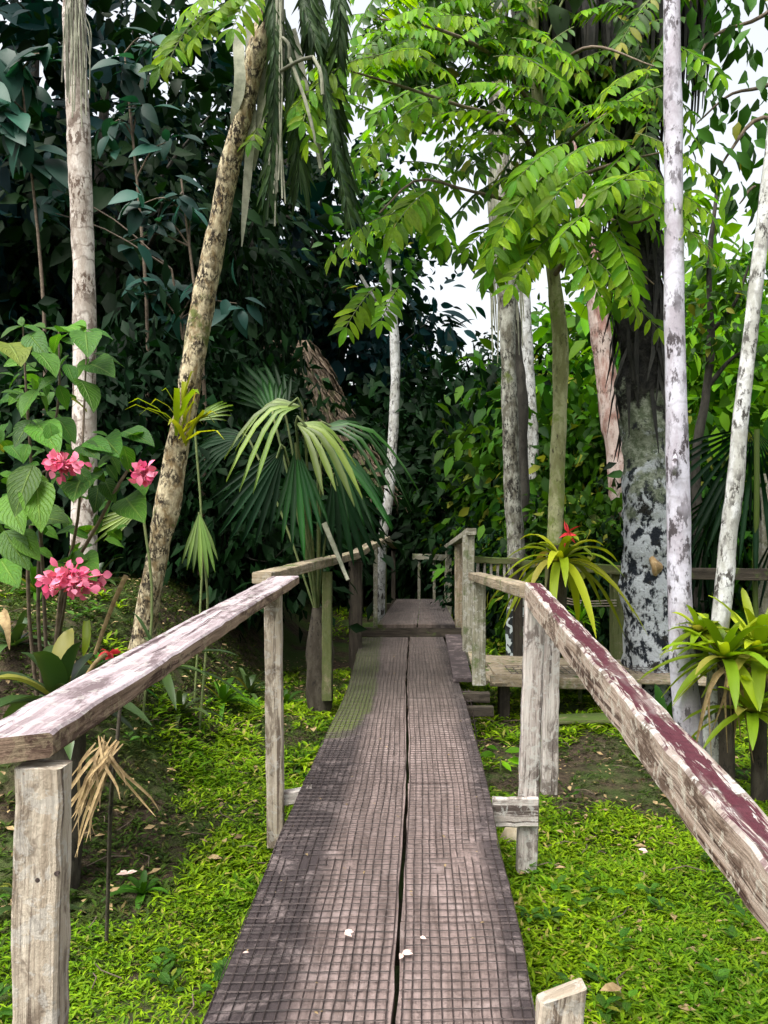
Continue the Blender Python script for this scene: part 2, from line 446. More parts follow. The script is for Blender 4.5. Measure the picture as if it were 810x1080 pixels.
M['bark_white'] = m_bark('bark_white_palm', (.36, .31, .27), (.6, .55, .51), (.09, .06, .045), 6, .8, rings=.7, bump=.5)
M['bark_lean'] = m_bark('bark_lichen_brown', (.24, .17, .085), (.56, .48, .32), (.025, .018, .012), 17, 1.0, patch=.48, moss=(.1, .12, .03), mossamt=.06, zsq=.5, bump=1.)
M['bark_birch'] = m_bark('bark_pale', (.36, .36, .33), (.6, .61, .61), (.05, .045, .04), 9, .75, rings=.35, bump=.45)
M['bark_lav'] = m_bark('bark_lavender_white', (.38, .35, .4), (.56, .55, .63), (.06, .05, .055), 5, .7, rings=.2, bump=.45)
M['bark_grey'] = m_bark('bark_grey_lichen', (.14, .13, .1), (.4, .4, .35), (.025, .022, .018), 10, .9, moss=(.1, .13, .03), mossamt=.1)
M['bark_moss'] = m_bark('bark_mossy_yellow', (.2, .2, .09), (.38, .38, .22), (.06, .055, .03), 7, .5, moss=(.16, .2, .05), mossamt=.3)
M['bark_pink'] = m_bark('bark_pinkish', (.3, .17, .14), (.58, .48, .44), (.08, .05, .04), 5, .6)
M['bark_dark'] = m_bark('bark_dark', (.03, .027, .022), (.065, .06, .05), (.012, .011, .01), 6, .5)
M['bark_lichen'] = m_bark('bark_white_lichen', (.02, .024, .026), (.07, .08, .075), (.008, .008, .01), 4, .5, lich=1.0)
M['bark_lichen2'] = m_bark('bark_pale_green', (.2, .22, .14), (.36, .38, .28), (.05, .05, .04), 5, .6, lich=.5)
def m_thick():
    s = NT('bark_thick_lichened')
    vi = s.coord('Object'); c = s.n('ShaderNodeTexCoord'); sx = s.n('ShaderNodeSeparateXYZ'); s.t.links.new(c.outputs['Object'], sx.inputs[0])
    n1 = s.noise(vi, 5, 6, .7); n2 = s.noise(vi, 16, 6, .7, .4); n3 = s.noise(vi, 55, 4, .7)
    dark = s.mix(s.mrange(n2, .35, .7), (.01, .01, .01), (.05, .048, .042))
    pale = s.mix(s.mrange(n2, .4, .62), (.13, .16, .1), (.34, .37, .29))
    pale = s.mix(s.mrange(n1, .55, .63), pale, (.03, .035, .04))
    vo = s.noise(s.coord('Object', (1, 1, .75)), 11, 8, .62, .25)
    white = s.mix(s.mrange(vo, .43, .52), (.015, .02, .028), s.mix(n3, (.42, .46, .5), (.72, .75, .78)))
    white = s.mix(s.mrange(n1, .56, .62), white, dark)
    z = s.math('ADD', sx.outputs[2], s.math('MULTIPLY', s.math('SUBTRACT', s.noise(vi, 3.2, 6, .7), .5), 3.2))
    col = s.mix(s.mrange(z, 2.0, 2.35), white, pale)
    z2 = s.math('ADD', sx.outputs[2], s.math('MULTIPLY', s.math('SUBTRACT', s.noise(vi, 4.5, 6, .7), .5), 1.6))
    col = s.mix(s.mrange(z2, 2.82, 2.98), col, dark)
    col = s.mix(s.mrange(n3, .5, .8, 0, .5), col, s.mix(.7, col, (.01, .01, .01)))
    s.bump(s.math('ADD', s.math('ADD', n2, vo), s.math('MULTIPLY', n3, .5)), 1.0, .05)
    return s.fin(col, .9, .2)
M['bark_thick'] = m_thick()
M['fungus'] = m_plain('bracket_fungus', (.3, .19, .08), (.5, .36, .2), 30)
M['farsunny'] = m_leaf('leaf_far_sunny', (.02, .1, .002), (.14, .3, .006), trans=.4, rough=.6, spec=.15)
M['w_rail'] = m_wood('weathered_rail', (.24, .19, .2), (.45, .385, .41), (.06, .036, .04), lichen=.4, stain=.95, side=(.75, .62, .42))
M['w_post'] = m_wood('weathered_post', (.3, .245, .185), (.54, .47, .38), (.08, .055, .04), lichen=.4, stain=.85)
M['w_postw'] = m_wood('whitish_post', (.33, .28, .25), (.6, .55, .51), (.06, .042, .036), lichen=.6, stain=.9)
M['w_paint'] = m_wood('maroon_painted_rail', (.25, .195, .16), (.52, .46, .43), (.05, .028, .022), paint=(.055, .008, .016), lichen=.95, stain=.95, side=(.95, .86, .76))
M['w_old'] = m_wood('old_brown_wood', (.2, .155, .1), (.38, .31, .22), (.06, .045, .03), moss=.25, lichen=.25)
M['w_moss'] = m_wood('mossy_wood', (.15, .12, .07), (.28, .24, .15), (.05, .04, .025), moss=.75, lichen=.1)
M['w_dark'] = m_wood('dark_wet_wood', (.03, .024, .018), (.07, .057, .043), (.012, .01, .008), moss=.15)
M['w_greypost'] = m_wood('grey_green_post', (.2, .19, .13), (.4, .38, .3), (.06, .055, .04), moss=.25, lichen=.5)

def m_deck():
    s = NT('worn_deck_boards')
    uvn = s.n('ShaderNodeTexCoord').outputs['UV']; sx = s.n('ShaderNodeSeparateXYZ'); s.t.links.new(uvn, sx.inputs[0])
    u, v = sx.outputs[0], sx.outputs[1]
    g1 = s.noise(s.coord('UV', (42, 1.6, 1)), 1.0, 6, .65, .3)
    n1 = s.noise(s.coord('Object'), 3.2, 6, .7, .4)
    n2 = s.noise(s.coord('Object'), 45, 5, .75)
    col = s.mix(s.mrange(g1, .3, .7), (.125, .092, .082), (.285, .215, .2))
    col = s.mix(s.mrange(n2, .48, .7, 0, .75), col, (.05, .036, .032))
    sp_ = s.noise(s.coord('Object'), 130, 3, .7)
    col = s.mix(s.mrange(sp_, .62, .7, 0, .6), col, (.42, .37, .34))
    # dirt where feet do not polish the boards: towards both outer edges
    e = s.math('ABSOLUTE', s.math('SUBTRACT', u, .58))
    edge = s.math('ADD', s.mrange(e, .24, .46), s.math('MULTIPLY', s.math('SUBTRACT', n1, .5), .9))
    col = s.mix(s.mrange(edge, -.1, .75, 0, .93), col, s.mix(n2, (.012, .01, .012), (.055, .042, .044)))
    worn = s.mrange(s.noise(s.coord('Object'), 7, 6, .75, .6), .5, .66)
    col = s.mix(s.math('MULTIPLY', worn, .3), col, (.46, .37, .355))
    # moss along the left edge further on
    mo = s.math('ADD', s.math('MULTIPLY', s.mrange(u, .0, .38, 1, 0), s.mrange(v, 4.6, 6.2, .0, 1.5)), s.math('MULTIPLY', s.math('SUBTRACT', n1, .55), .9))
    col = s.mix(s.mrange(mo, .22, .5, 0, .95), col, s.mix(n2, (.045, .075, .01), (.13, .16, .025)))
    far = s.mrange(v, 4.6, 7.0)  # shade over the far stretch, painted into the board colour
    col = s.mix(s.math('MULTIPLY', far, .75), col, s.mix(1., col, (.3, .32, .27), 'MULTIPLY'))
    s.bump(s.math('ADD', g1, n2), .5, .008)
    return s.fin(col, s.mrange(edge, .1, .7, .6, .9), .28)
M['deck'] = m_deck()

def m_ground():
    s = NT('soil_and_moss')
    v = s.coord('Object')
    n1 = s.noise(v, 1.2, 6, .7); n2 = s.noise(v, 14, 6, .75); n3 = s.noise(v, 70, 4, .7)
    col = s.mix(s.mrange(n2, .35, .65), (.028, .02, .013), (.085, .062, .04))
    col = s.mix(s.mrange(n1, .42, .6, 0, .85), col, s.mix(n3, (.025, .06, .01), (.07, .12, .02)))
    s.bump(s.math('ADD', n2, s.math('MULTIPLY', n3, .6)), .9, .04)
    return s.fin(col, .95, .2)
M['ground'] = m_ground()

# ------------------------------------------------------------------ ground
def gz(x, y):
    x = np.asarray(x, float); y = np.asarray(y, float)
    mound = 1.15 * sstep((-x - 1.15) / 1.3) * sstep((y - 3.5) / 1.9)
    b = (vn(x * .9 + 40, y * .9 + 40) - .5) * .14 + (vn(x * 3.1 + 9, y * 3.1) - .5) * .05
    rise = .5 * sstep((y - 12) / 14)
    fade = np.clip(1 - (np.hypot(x, y) - 40) / 60, 0, 1)
    return (mound + b + rise) * fade
def axis(a, b, st, lo, hi):
    f = np.arange(a, b + st / 2, st)
    l = a - np.cumsum(st * 1.35 ** np.arange(1, 40)); l = l[l > lo]; h = b + np.cumsum(st * 1.35 ** np.arange(1, 40)); h = h[h < hi]
    return np.concatenate([[lo], l[::-1], f, h, [hi]])
ax_, ay_ = axis(-7, 7, .1, -420, 420), axis(0, 16, .1, -420, 420)
GX, GY = np.meshgrid(ax_, ay_)
g = MB()
nx, ny = len(ax_), len(ay_)
ii = (np.arange(ny - 1)[:, None] * nx + np.arange(nx - 1)[None])
g.add(np.stack([GX, GY, gz(GX, GY)], -1), np.stack([ii, ii + 1, ii + nx + 1, ii + nx], -1).reshape(-1, 4), None, np.stack([GX, GY], -1))
go = g.build('ground', M['ground']); tag(go, 'soil and moss ground of the forest clearing', None, None, 'structure')

# ------------------------------------------------------------------ boardwalk
DZ = .35
def K(tab):
    a = np.array(tab); return lambda y: np.interp(y, a[:, 0], a[:, 1])
dL = K([(1.0, -.565), (2.17, -.507), (2.89, -.486), (3.4, -.478), (4.1, -.443), (4.47, -.425), (5.14, -.39), (6.5, -.315), (9.8, -.285)])
dR = K([(1.0, .395), (2.17, .427), (2.52, .462), (3.04, .485), (3.38, .497), (4.0, .55), (6.07, .645), (9.8, .747)])
dC = K([(1.0, -.015), (2.17, .027), (4.3, .132), (6.9, .2), (9.8, .32)])
def deck_board(mb, xl, xr, y0, y1, z, th=.04, seed=0):
    n = max(6, int((y1 - y0) / .12)); ys = np.linspace(y0, y1, n)
    m_ = 9
    f = np.linspace(0, 1, m_)
    jl = (vn(ys * 6 + seed, seed * 1.) - .5) * .012; jr = (vn(ys * 6 + seed + 50, seed * 1.) - .5) * .01
    X = (xl(ys) + jl)[:, None] * (1 - f) + (xr(ys) + jr)[:, None] * f
    Z = z + (vn(X * 4 + seed, ys[:, None] * 1.5) - .5) * .012
    Yg = np.repeat(ys[:, None], m_, 1)
    U = (X - dL(ys)[:, None]) / (dR(ys) - dL(ys))[:, None]
    top = np.stack([X, Yg, Z], -1)
    i = np.arange(n - 1)[:, None] * m_ + np.arange(m_ - 1)[None]
    mb.add(top, np.stack([i, i + 1, i + m_ + 1, i + m_], -1).reshape(-1, 4), None, np.stack([U, Yg], -1))
    ring = np.concatenate([top[:, 0], top[-1, 1:], top[::-1, -1][1:], top[0, ::-1][1:-1]])
    uvr = np.concatenate([np.stack([U, Yg], -1)[:, 0], np.stack([U, Yg], -1)[-1, 1:], np.stack([U, Yg], -1)[::-1, -1][1:], np.stack([U, Yg], -1)[0, ::-1][1:-1]])
    k = len(ring); low = ring - [0, 0, th]
    j = np.arange(k); j2 = (j + 1) % k
    mb.add(np.vstack([ring, low]), np.stack([j, j2, j2 + k, j + k], -1), None, np.vstack([uvr, uvr]))
bw = thing('boardwalk', 'long narrow boardwalk of worn boards under rusty wire mesh, nearest the camera', 'boardwalk', (0, 4, 0))
secs = [(1.0, 2.72), (2.725, 4.2), (4.21, 6.28), (6.29, 9.74)]
for k, (a, b) in enumerate(secs):
    for side in (0, 1):
        mb = MB()
        if side == 0: deck_board(mb, dL, lambda y: dC(y) - .008, a, b, DZ, seed=k * 2 + 1)
        else: deck_board(mb, lambda y: dC(y) + .008, dR, a, b, DZ + .004, seed=k * 2 + 2)
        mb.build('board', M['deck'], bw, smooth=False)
def zdeck(x, y): return DZ + .008
def wires(mb, xl, xr, y0, y1, z, sp=.031, wd=.0042, seed=0, along=None):
    r = rs(seed)
    def rib(p, vertical):
        k = len(p); off = np.array([wd / 2, 0, 0]) if vertical else np.array([0, wd / 2, 0])
        V = np.stack([p - off, p + [0, 0, .0028], p + off], 1)
        i = np.arange(k - 1)[:, None] * 3 + np.arange(2)[None]
        q = np.stack([i, i + 3, i + 4, i + 1], -1).reshape(-1, 4) if not vertical else np.stack([i, i + 1, i + 4, i + 3], -1).reshape(-1, 4)
        keep = np.repeat(vn(p[:-1, 0] * 5 + seed * 9, p[:-1, 1] * 2.2) + .25 * (r.rand(k - 1) - .5) < .985, 2)
        mb.add(V, q[keep])
    ys = np.arange(y0, y1, .08)
    wmean = float(np.mean(xr(ys) - xl(ys))); nl = int(wmean / sp)
    for a in range(nl + 1):
        f = a / nl
        x = xl(ys) * (1 - f) + xr(ys) * f
        dx = (vn(ys * 2.2, f * 5 + seed) - .5) * .012 + (r.rand(len(ys)) - .5) * .003
        zz = z + .006 * (vn(ys * 9 + a, a * .7) - .3)
        rib(np.stack([x + dx, ys, zz], -1), True)
    for y in np.arange(y0 + sp / 2, y1, sp * 1.55):
        xs = np.linspace(float(xl(y)), float(xr(y)), 14)
        dy = (vn(xs * 4, y * .8 + seed) - .5) * .016 + (r.rand(14) - .5) * .003
        zz = z + .006 * (vn(xs * 9, y * 5.) - .3)
        rib(np.stack([xs, y + dy, zz], -1), False)
mb = MB(); wires(mb, lambda y: dL(y) + .004, lambda y: dC(y) - .018, 1.0, 9.7, DZ + .007, seed=1); mb.build('wire_mesh', M['rust'], bw, smooth=False)
mb = MB(); wires(mb, lambda y: dC(y) + .018, lambda y: dR(y) - .004, 1.0, 9.7, DZ + .011, seed=2); mb.build('wire_mesh', M['rust'], bw, smooth=False)
for y in (1.6, 2.75, 4.2, 6.28, 8.2, 9.6):
    mb = MB(); mb.plank((float(dL(y)) + .02, y, DZ - .1), (float(dR(y)) - .02, y, DZ - .1), .08, .1, seed=int(y * 9)); mb.build('joist', M['w_dark'], bw, smooth=False)
    for xx in (float(dL(y)) + .12, float(dR(y)) - .12):
        mb = MB(); mb.plank((xx, y + .06, -.15), (xx, y + .06, DZ - .05), .09, .09, up=(0, 1, 0), seed=int(y * 7 + xx * 10)); mb.build('support_post', M['w_dark'], bw, smooth=False)
# cross boards that carry the railing posts
cb = MB(); a = P(519, 855, 3.93); b = P(567, 856, 3.93); cb.plank(a, b, .03, .15, seed=3, seg=6); cb.build('post_bracket', M['w_postw'], bw, smooth=False)
cb = MB(); a = P(291, 842, 4.16); b = P(330, 836, 4.16); cb.plank(a, b, .06, .07, seed=4, seg=6); cb.build('post_bracket', M['w_postw'], bw, smooth=False)
cb = MB(); cb.plank((.455, 2.13, .1), (.49, 2.13, .47), .12, .06, up=(0, 1, 0), seed=5, seg=8, jit=.005, skew1=-.5); cb.build('post_stub', M['w_post'], bw, smooth=False)
# extra boards on the right, further along
cb = MB(); cb.plank((.70, 6.85, DZ + .035), (.86, 9.6, DZ + .035), .17, .035, seed=6, w1=.2); cb.build('side_board', M['deck'], bw, smooth=False)
cb = MB(); cb.plank((.86, 6.8, DZ + .03), (1.04, 9.6, DZ + .03), .11, .035, seed=7); cb.build('side_board', M['w_old'], bw, smooth=False)
for k, (px0, px1, py, Y) in enumerate([(478, 516, 735, 6.62), (482, 520, 750, 6.5)]):
    cb = MB(); cb.plank(P(px0, py, Y), P(px1, py, Y), .09, .08, seed=8 + k, seg=5); cb.build('block', M['w_dark'], bw, smooth=False)
mb = MB()
for k in range(5):
    p = smooth_path([P(481 + k * 3.2, 727, 6.7), P(484 + k * 3.6, 750, 6.45), P(488 + k * 4, 790, 6.2)], 6); mb.tube(p, .004, 4)
for k in range(6):
    mb.tube(smooth_path([P(480 + k * 1.6, 730 + k * 10, 6.6 - .07 * k), P(497 + k * 1.7, 729 + k * 10.5, 6.6 - .07 * k)], 3), .004, 4)
mb.build('torn_wire_flap', M['rust'], bw)

# raised section beyond
b2 = thing('boardwalk', 'short raised boardwalk section one step up at the far end of the mesh path', 'boardwalk', (.4, 11, 0))
Z2 = .506
eL = K([(9.75, -.084), (13.2, .22)]); eR = K([(9.75, .9), (13.2, 1.0)]); eC = K([(9.75, .42), (13.2, .62)])
for k, (l, r_) in enumerate(((eL, lambda y: eC(y) - .01), (lambda y: eC(y) + .01, eR))):
    for a, b in ((9.76, 11.4), (11.41, 13.2)):
        mb = MB(); deck_board(mb, l, r_, a, b, Z2, seed=31 + k); mb.build('board', M['deck'], b2, smooth=False)
mb = MB(); wires(mb, eL, eR, 9.8, 13.1, Z2 + .006, sp=.034, seed=4); mb.build('wire_mesh', M['rust'], b2, smooth=False)
mb = MB(); mb.plank((-.3, 9.79, Z2 - .1), (.98, 9.79, Z2 - .1), .06, .12, seed=9); mb.build('riser', M['w_dark'], b2, smooth=False)
for xx in (-.1, .85):
    for yy in (9.9, 12.9):
        mb = MB(); mb.plank((xx + (yy - 9.9) * .06, yy, -.1), (xx + (yy - 9.9) * .06, yy, Z2 - .045), .09, .09, up=(0, 1, 0), seed=int(yy)); mb.build('support_post', M['w_dark'], b2, smooth=False)

# side platform branching right
b3 = thing('boardwalk', 'side boardwalk branching off to the right behind the white railing posts', 'boardwalk', (1.5, 7.3, 0))
mb = MB(); mb.plank((1.0, 7.2, .4), (3.0, 7.2, .32), .5, .04, seed=12); mb.build('board', M['w_old'], b3, smooth=False)
mb = MB(); mb.plank((1.0, 7.75, .4), (3.0, 7.75, .33), .5, .04, seed=13); mb.build('board', M['w_old'], b3, smooth=False)
mb = MB(); mb.plank((.95, 6.92, .37), (2.3, 6.92, .33), .04, .1, seed=14); mb.build('edge_beam', M['w_old'], b3, smooth=False)
mb = MB(); mb.plank(P(510, 706, 7.3), P(535, 722, 6.9), .26, .03, seed=15, seg=6); mb.build('loose_board', M['w_old'], b3, smooth=False)
mb = MB(); wires(mb, lambda y: 1.15 + 0 * y, lambda y: 2.6 + 0 * y, 6.98, 7.42, .415, sp=.06, wd=.012, seed=6); mb.build('wire_mesh', M['rust'], b3, smooth=False)
for xx in (1.1, 2.2, 2.9):
    mb = MB(); mb.plank((xx, 7.1, -.1), (xx, 7.1, .33), .1, .1, up=(0, 1, 0), seed=int(xx * 9)); mb.build('support_post', M['w_dark'], b3, smooth=False)

# ------------------------------------------------------------------ railings
def post(par, px, pyt, pyb, Y, w, t, mat, seed, lean=0., name='post', pxb=None):
    top = P(px, pyt, Y); bot = P(px if pxb is None else pxb, pyb, Y + lean)
    mb = MB(); mb.plank(bot, top, w, t, up=(0, 1, 0), seg=16, seed=seed, jit=.0025); return mb.build(name, mat, par, smooth=False)
# left, near
A = P(303, 616, 4.3); B = P(-8, 797, 1.42)
B = np.array([-.70, 1.42, 1.335]); A = np.array([-.565, 4.42, 1.445])
rl = thing('wooden_railing', 'weathered pale plank railing with two posts, left of the path nearest the camera', 'railing', (-.62, 1.5, 0))
mb = MB(); mb.plank(A, B, .15, .05, seg=40, seed=21, jit=.0022, skew0=.3, skew1=.5); mb.build('handrail', M['w_rail'], rl, smooth=False)
post(rl, 47, 806, 1400, 1.47, .088, .06, M['w_post'], 22, pxb=36)
post(rl, 288, 622, 892, 4.12, .09, .07, M['w_post'], 23, pxb=291)
for nx_, ny_ in ((40, 928), (60, 921)):
    mb = MB(); p = P(nx_, ny_, 1.443); mb.tube([p + [0, .02, 0], p + [0, -.002, 0]], .0048, 8); mb.build('nail', M['rust'], rl)
# left, far
rl2 = thing('wooden_railing', 'old brown railing climbing along the left of the far path beside the fan palm', 'railing', (-.5, 8, 0))
mb = MB(); mb.plank(P(276, 609, 5.1), P(372, 586, 8.6), .13, .075, seg=20, seed=24); mb.build('handrail', M['w_old'], rl2, smooth=False)
mb = MB(); mb.plank(P(370, 587, 8.55), P(407, 568, 11.4), .13, .075, seg=14, seed=25); mb.build('handrail', M['w_old'], rl2, smooth=False)
mb = MB(); mb.plank(P(404, 567, 11.3), P(417, 577, 13.6), .1, .06, seg=10, seed=26); mb.build('handrail', M['w_old'], rl2, smooth=False)
for i, (px, pt, pb, Y, w, mt) in enumerate([(345, 603, 724, 7.2, .09, 'w_moss'), (376, 592, 700, 8.9, .13, 'w_dark'), (371, 592, 690, 9.3, .07, 'w_dark'), (396, 576, 668, 10.9, .06, 'w_greypost'), (404, 575, 662, 11.4, .1, 'w_moss'), (415, 581, 645, 13.4, .07, 'w_dark')]):
    post(rl2, px, pt, pb + 14, Y, w, w, M[mt], 30 + i)
# right, near
A = np.array([.775, 4.02, 1.40]); B = np.array([.64, .95, 1.125])
rr = thing('wooden_railing', 'sloping railing with flaking maroon paint on its top, right of the path', 'railing', (.75, 3.9, 0))
mb = MB(); mb.plank(A, B, .085, .115, seg=44, seed=41, jit=.003, skew0=-.3); mb.build('handrail', M['w_paint'], rr, smooth=False)
post(rr, 564, 634, 918, 3.98, .1, .06, M['w_postw'], 42, pxb=555)
post(rr, 582, 640, 836, 4.5, .09, .07, M['w_postw'], 43, pxb=579)
mb = MB(); mb.plank((.655, 1.1, -.1), (.655, 1.1, 1.08), .09, .07, up=(0, 1, 0), seed=44); mb.build('post', M['w_postw'], rr, smooth=False)
# right, middle
rm = thing('wooden_railing', 'short flat-topped railing from the white corner posts back to a grey-green post', 'railing', (.85, 6.5, 0))
mb = MB(); mb.plank(P(560, 624, 4.15), P(501, 608, 6.9), .12, .07, seg=16, seed=45); mb.build('handrail', M['w_old'], rm, smooth=False)
post(rm, 505, 615, 722, 6.7, .11, .09, M['w_greypost'], 46)
# right, far
rf = thing('wooden_railing', 'tall-posted grey railing right of the raised far section', 'railing', (.95, 9, 0))
mb = MB(); mb.plank(P(497, 561, 8.3), P(472, 577, 12.8), .11, .07, seg=14, seed=47); mb.build('handrail', M['w_greypost'], rf, smooth=False)
for i, (px, pt, pb, Y, w) in enumerate([(494, 564, 692, 8.4, .12), (484, 570, 662, 10.6, .11), (473, 579, 640, 12.7, .1)]):
    post(rf, px, pt, pb + 8, Y, w, w, M['w_greypost' if i != 1 else 'w_old'], 48 + i)
# far end, across
rx = thing('wooden_railing', 'bleached rail crossing behind the far end of the path', 'railing', (.7, 15, 0))
mb = MB(); mb.plank(P(435, 587, 13.7), P(474, 588, 13.7), .1, .1, seg=10, seed=51); mb.build('handrail', M['w_greypost'], rx, smooth=False)
for i, px in enumerate((442, 458, 470)): post(rx, px, 589, 645, 13.72, .05, .05, M['w_greypost'], 52 + i)
# side branch rails
rb = thing('wooden_railing', 'mossy log railing along the side boardwalk to the right', 'railing', (2, 8.4, 0))
for i, (a, b, w, t, mt) in enumerate([(P(498, 590, 8.6), P(548, 592, 8.6), .1, .07, 'w_moss'), (P(498, 612, 8.62), P(545, 610, 8.62), .06, .09, 'w_dark'), (P(600, 598, 8.6), P(668, 602, 8.6), .12, .1, 'w_moss'), (P(665, 605, 7.95), P(850, 606, 7.9), .09, .12, 'w_dark'), (P(545, 594, 8.66), P(605, 598, 8.66), .1, .08, 'w_moss')]):
    mb = MB(); mb.plank(a, b, w, t, seg=10, seed=60 + i); mb.build('handrail', M[mt], rb, smooth=False)
for i, px in enumerate(range(504, 545, 7)): post(rb, px, 594, 609, 8.6, .03, .02, M['w_postw'], 70 + i, name='baluster')
for i, (px, pt, pb, Y, w, mt) in enumerate([(651, 604, 705, 8.7, .14, 'w_moss'), (806, 500, 640, 8.8, .1, 'w_greypost'), (546, 596, 705, 8.75, .1, 'w_dark'), (586, 600, 690, 8.8, .07, 'w_postw')]):
    post(rb, px, pt, pb + 15, Y, w, w, M[mt], 80 + i)
mb = MB()
for k in range(3): mb.tube(smooth_path([P(585, 628 + k * 3, 8.5), P(615, 634 + k * 2.5, 8.5), P(650, 633 + k * 3, 8.6)], 8), .008, 5)
mb.build('wire_strand', M['w_post'], rb)

# ------------------------------------------------------------------ main trunks
def trunk_px(rows, n=40, seg=12, noise=.12, seed=0, m=0, mb=None):
    """rows of (px, py, Y, width px), bottom first"""
    p = smooth_path([list(P(a, b, y)) + [w * y / F / 2] for a, b, y, w in rows], n)
    mb = mb or MB(); mb.tube(p[:, :3], p[:, 3], seg, noise, seed, m); return mb
def ground_at(px, Y): 
    x = (px - 405) / F * Y
    return np.array([x, Y, float(gz(x, Y))])
def base_row(px, Y, w): # a row starting a little under the ground
    z = float(gz((px - 405) / F * Y, Y)) - .12
    return (px, HY + (CZ - z) * F / Y, Y, w)

def crown(rx, rz, ncl, per, size, seed, tmpl=LEAF_MID, shell=.35, spread=.5, up=.5, tail=0., thin=1.):
    r = rs(seed)
    d = nrm(r.normal(size=(ncl, 3)))
    d = d[(d[:, 2] < .15) | (r.rand(ncl) < thin)]; ncl = len(d)
    lump = 1 + .22 * np.sin(d[:, 0] * 4 + seed) * np.cos(d[:, 1] * 5 + seed * 2) + .15 * np.sin(d[:, 2] * 6 + seed)
    rad = (shell + (1 - shell) * r.rand(ncl) ** .6) * lump
    c = d * rad[:, None] * [rx, rx, rz]
    cs = np.repeat(c, per, 0); n = len(cs)
    off = r.normal(size=(n, 3)) * spread * [1, 1, .6]
    pos = cs + off
    out = nrm(off * .8 + nrm(cs) * .35 + [0, 0, -.35] + r.normal(size=(n, 3)) * .35)
    zz = nrm(np.array([0, 0, up]) + r.normal(size=(n, 3)) * .5 + nrm(pos) * .4)
    mb = MB(); mb.leaves(tmpl, pos, out, zz, size * (.55 + .8 * r.rand(n) + tail * r.rand(n) ** 6))
    return mb, c

def limbs(mb, base, tips, r0, seed=0):
    r = rs(seed)
    for t in tips:
        mid = base * .5 + t * .5 + r.normal(size=3) * .25 * np.linalg.norm(t - base) * .3
        p = smooth_path([base, mid, t], 7); mb.tube(p, np.linspace(r0, r0 * .2, 7), 6, .1, seed)

def palm_frond(mb, p0, d, L, droop, nl=26, ll=.5, seed=0, wd=.045, stemr=.014):
    r = rs(seed); d = nrm(np.asarray(d, float))
    ts = np.linspace(0, 1, 14)
    pts = p0 + d * (ts * L)[:, None] + np.array([0, 0, -1.]) * (droop * L * ts ** 2)[:, None]
    mb.tube(pts, np.linspace(stemr, .004, 14), 5, 0, 0, 0)
    tt = np.linspace(.15, 1, nl); c = np.stack([np.interp(tt, ts, pts[:, k]) for k in range(3)], -1)
    tan = nrm(np.stack([np.interp(tt, ts, np.gradient(pts[:, k])) for k in range(3)], -1))
    side = nrm(np.cross(tan, [0, 0, 1.])); up = np.cross(side, tan)
    for sgn in (-1, 1):
        X = nrm(side * sgn * .85 + tan * .55 + up * (-.25 + .25 * r.normal(size=(nl, 1))) )
        ln = ll * (np.sin(np.clip(tt * 1.05, 0, 1) * math.pi) * .6 + .4) * (.85 + .3 * r.rand(nl))
        mb.leaves(LEAF_THIN, c, X, up + .3 * r.normal(size=(nl, 3)), ln, np.full(nl, wd / .2))
def palm_crown(n, L, seed, ll=.5):
    mb = MB(); r = rs(seed)
    for k in range(n):
        a = k * 2.4 + r.rand() * .5; e = .1 + .8 * r.rand()
        palm_frond(mb, np.array([0, 0, 0.]), (math.cos(a), math.sin(a), e), L * (.8 + .4 * r.rand()), .45 + .4 * r.rand(), 30, ll, seed * 50 + k)
    return mb

def place_mesh(src, name, parent, at):
    """a copy of a ready mesh object under a thing"""
    o = src.copy(); COL.objects.link(o); o.parent = parent; o.location = [float(a - b) for a, b in zip(at, parent['_o'])]
    return o

# T1 white palm trunk, left
b = ground_at(90, 7.4)
t1 = thing('palm_tree', 'straight whitish ringed palm trunk behind the flowering shrub at far left', 'palm tree', b)
trunk_px([base_row(88, 7.4, 27), (89, 470, 7.4, 25), (89, 330, 7.4, 23), (85, 200, 7.4, 23), (81, 90, 7.4, 24), (78, 0, 7.4, 22), (76, -220, 7.4, 20)], 60, 14, .1, 1).build('trunk', M['bark_white'], t1)
mb = MB(); r = rs(3)
for k in range(26):
    x = 68 + r.rand() * 28; y0 = -40 + r.rand() * 60
    mb.tube(smooth_path([P(80, y0, 7.33), P(x, y0 + 30, 7.25 + r.rand() * .1), P(x + r.normal() * 3, y0 + 60 + r.rand() * 80, 7.3)], 8), .006, 4)
mb.build('hanging_fibre', M['drygrey'], t1)
pc = palm_crown(11, 2.6, 5).build('crown', M['dark'], t1); pc.location = [float(a - b_) for a, b_ in zip(P(76, -215, 7.4), b)]

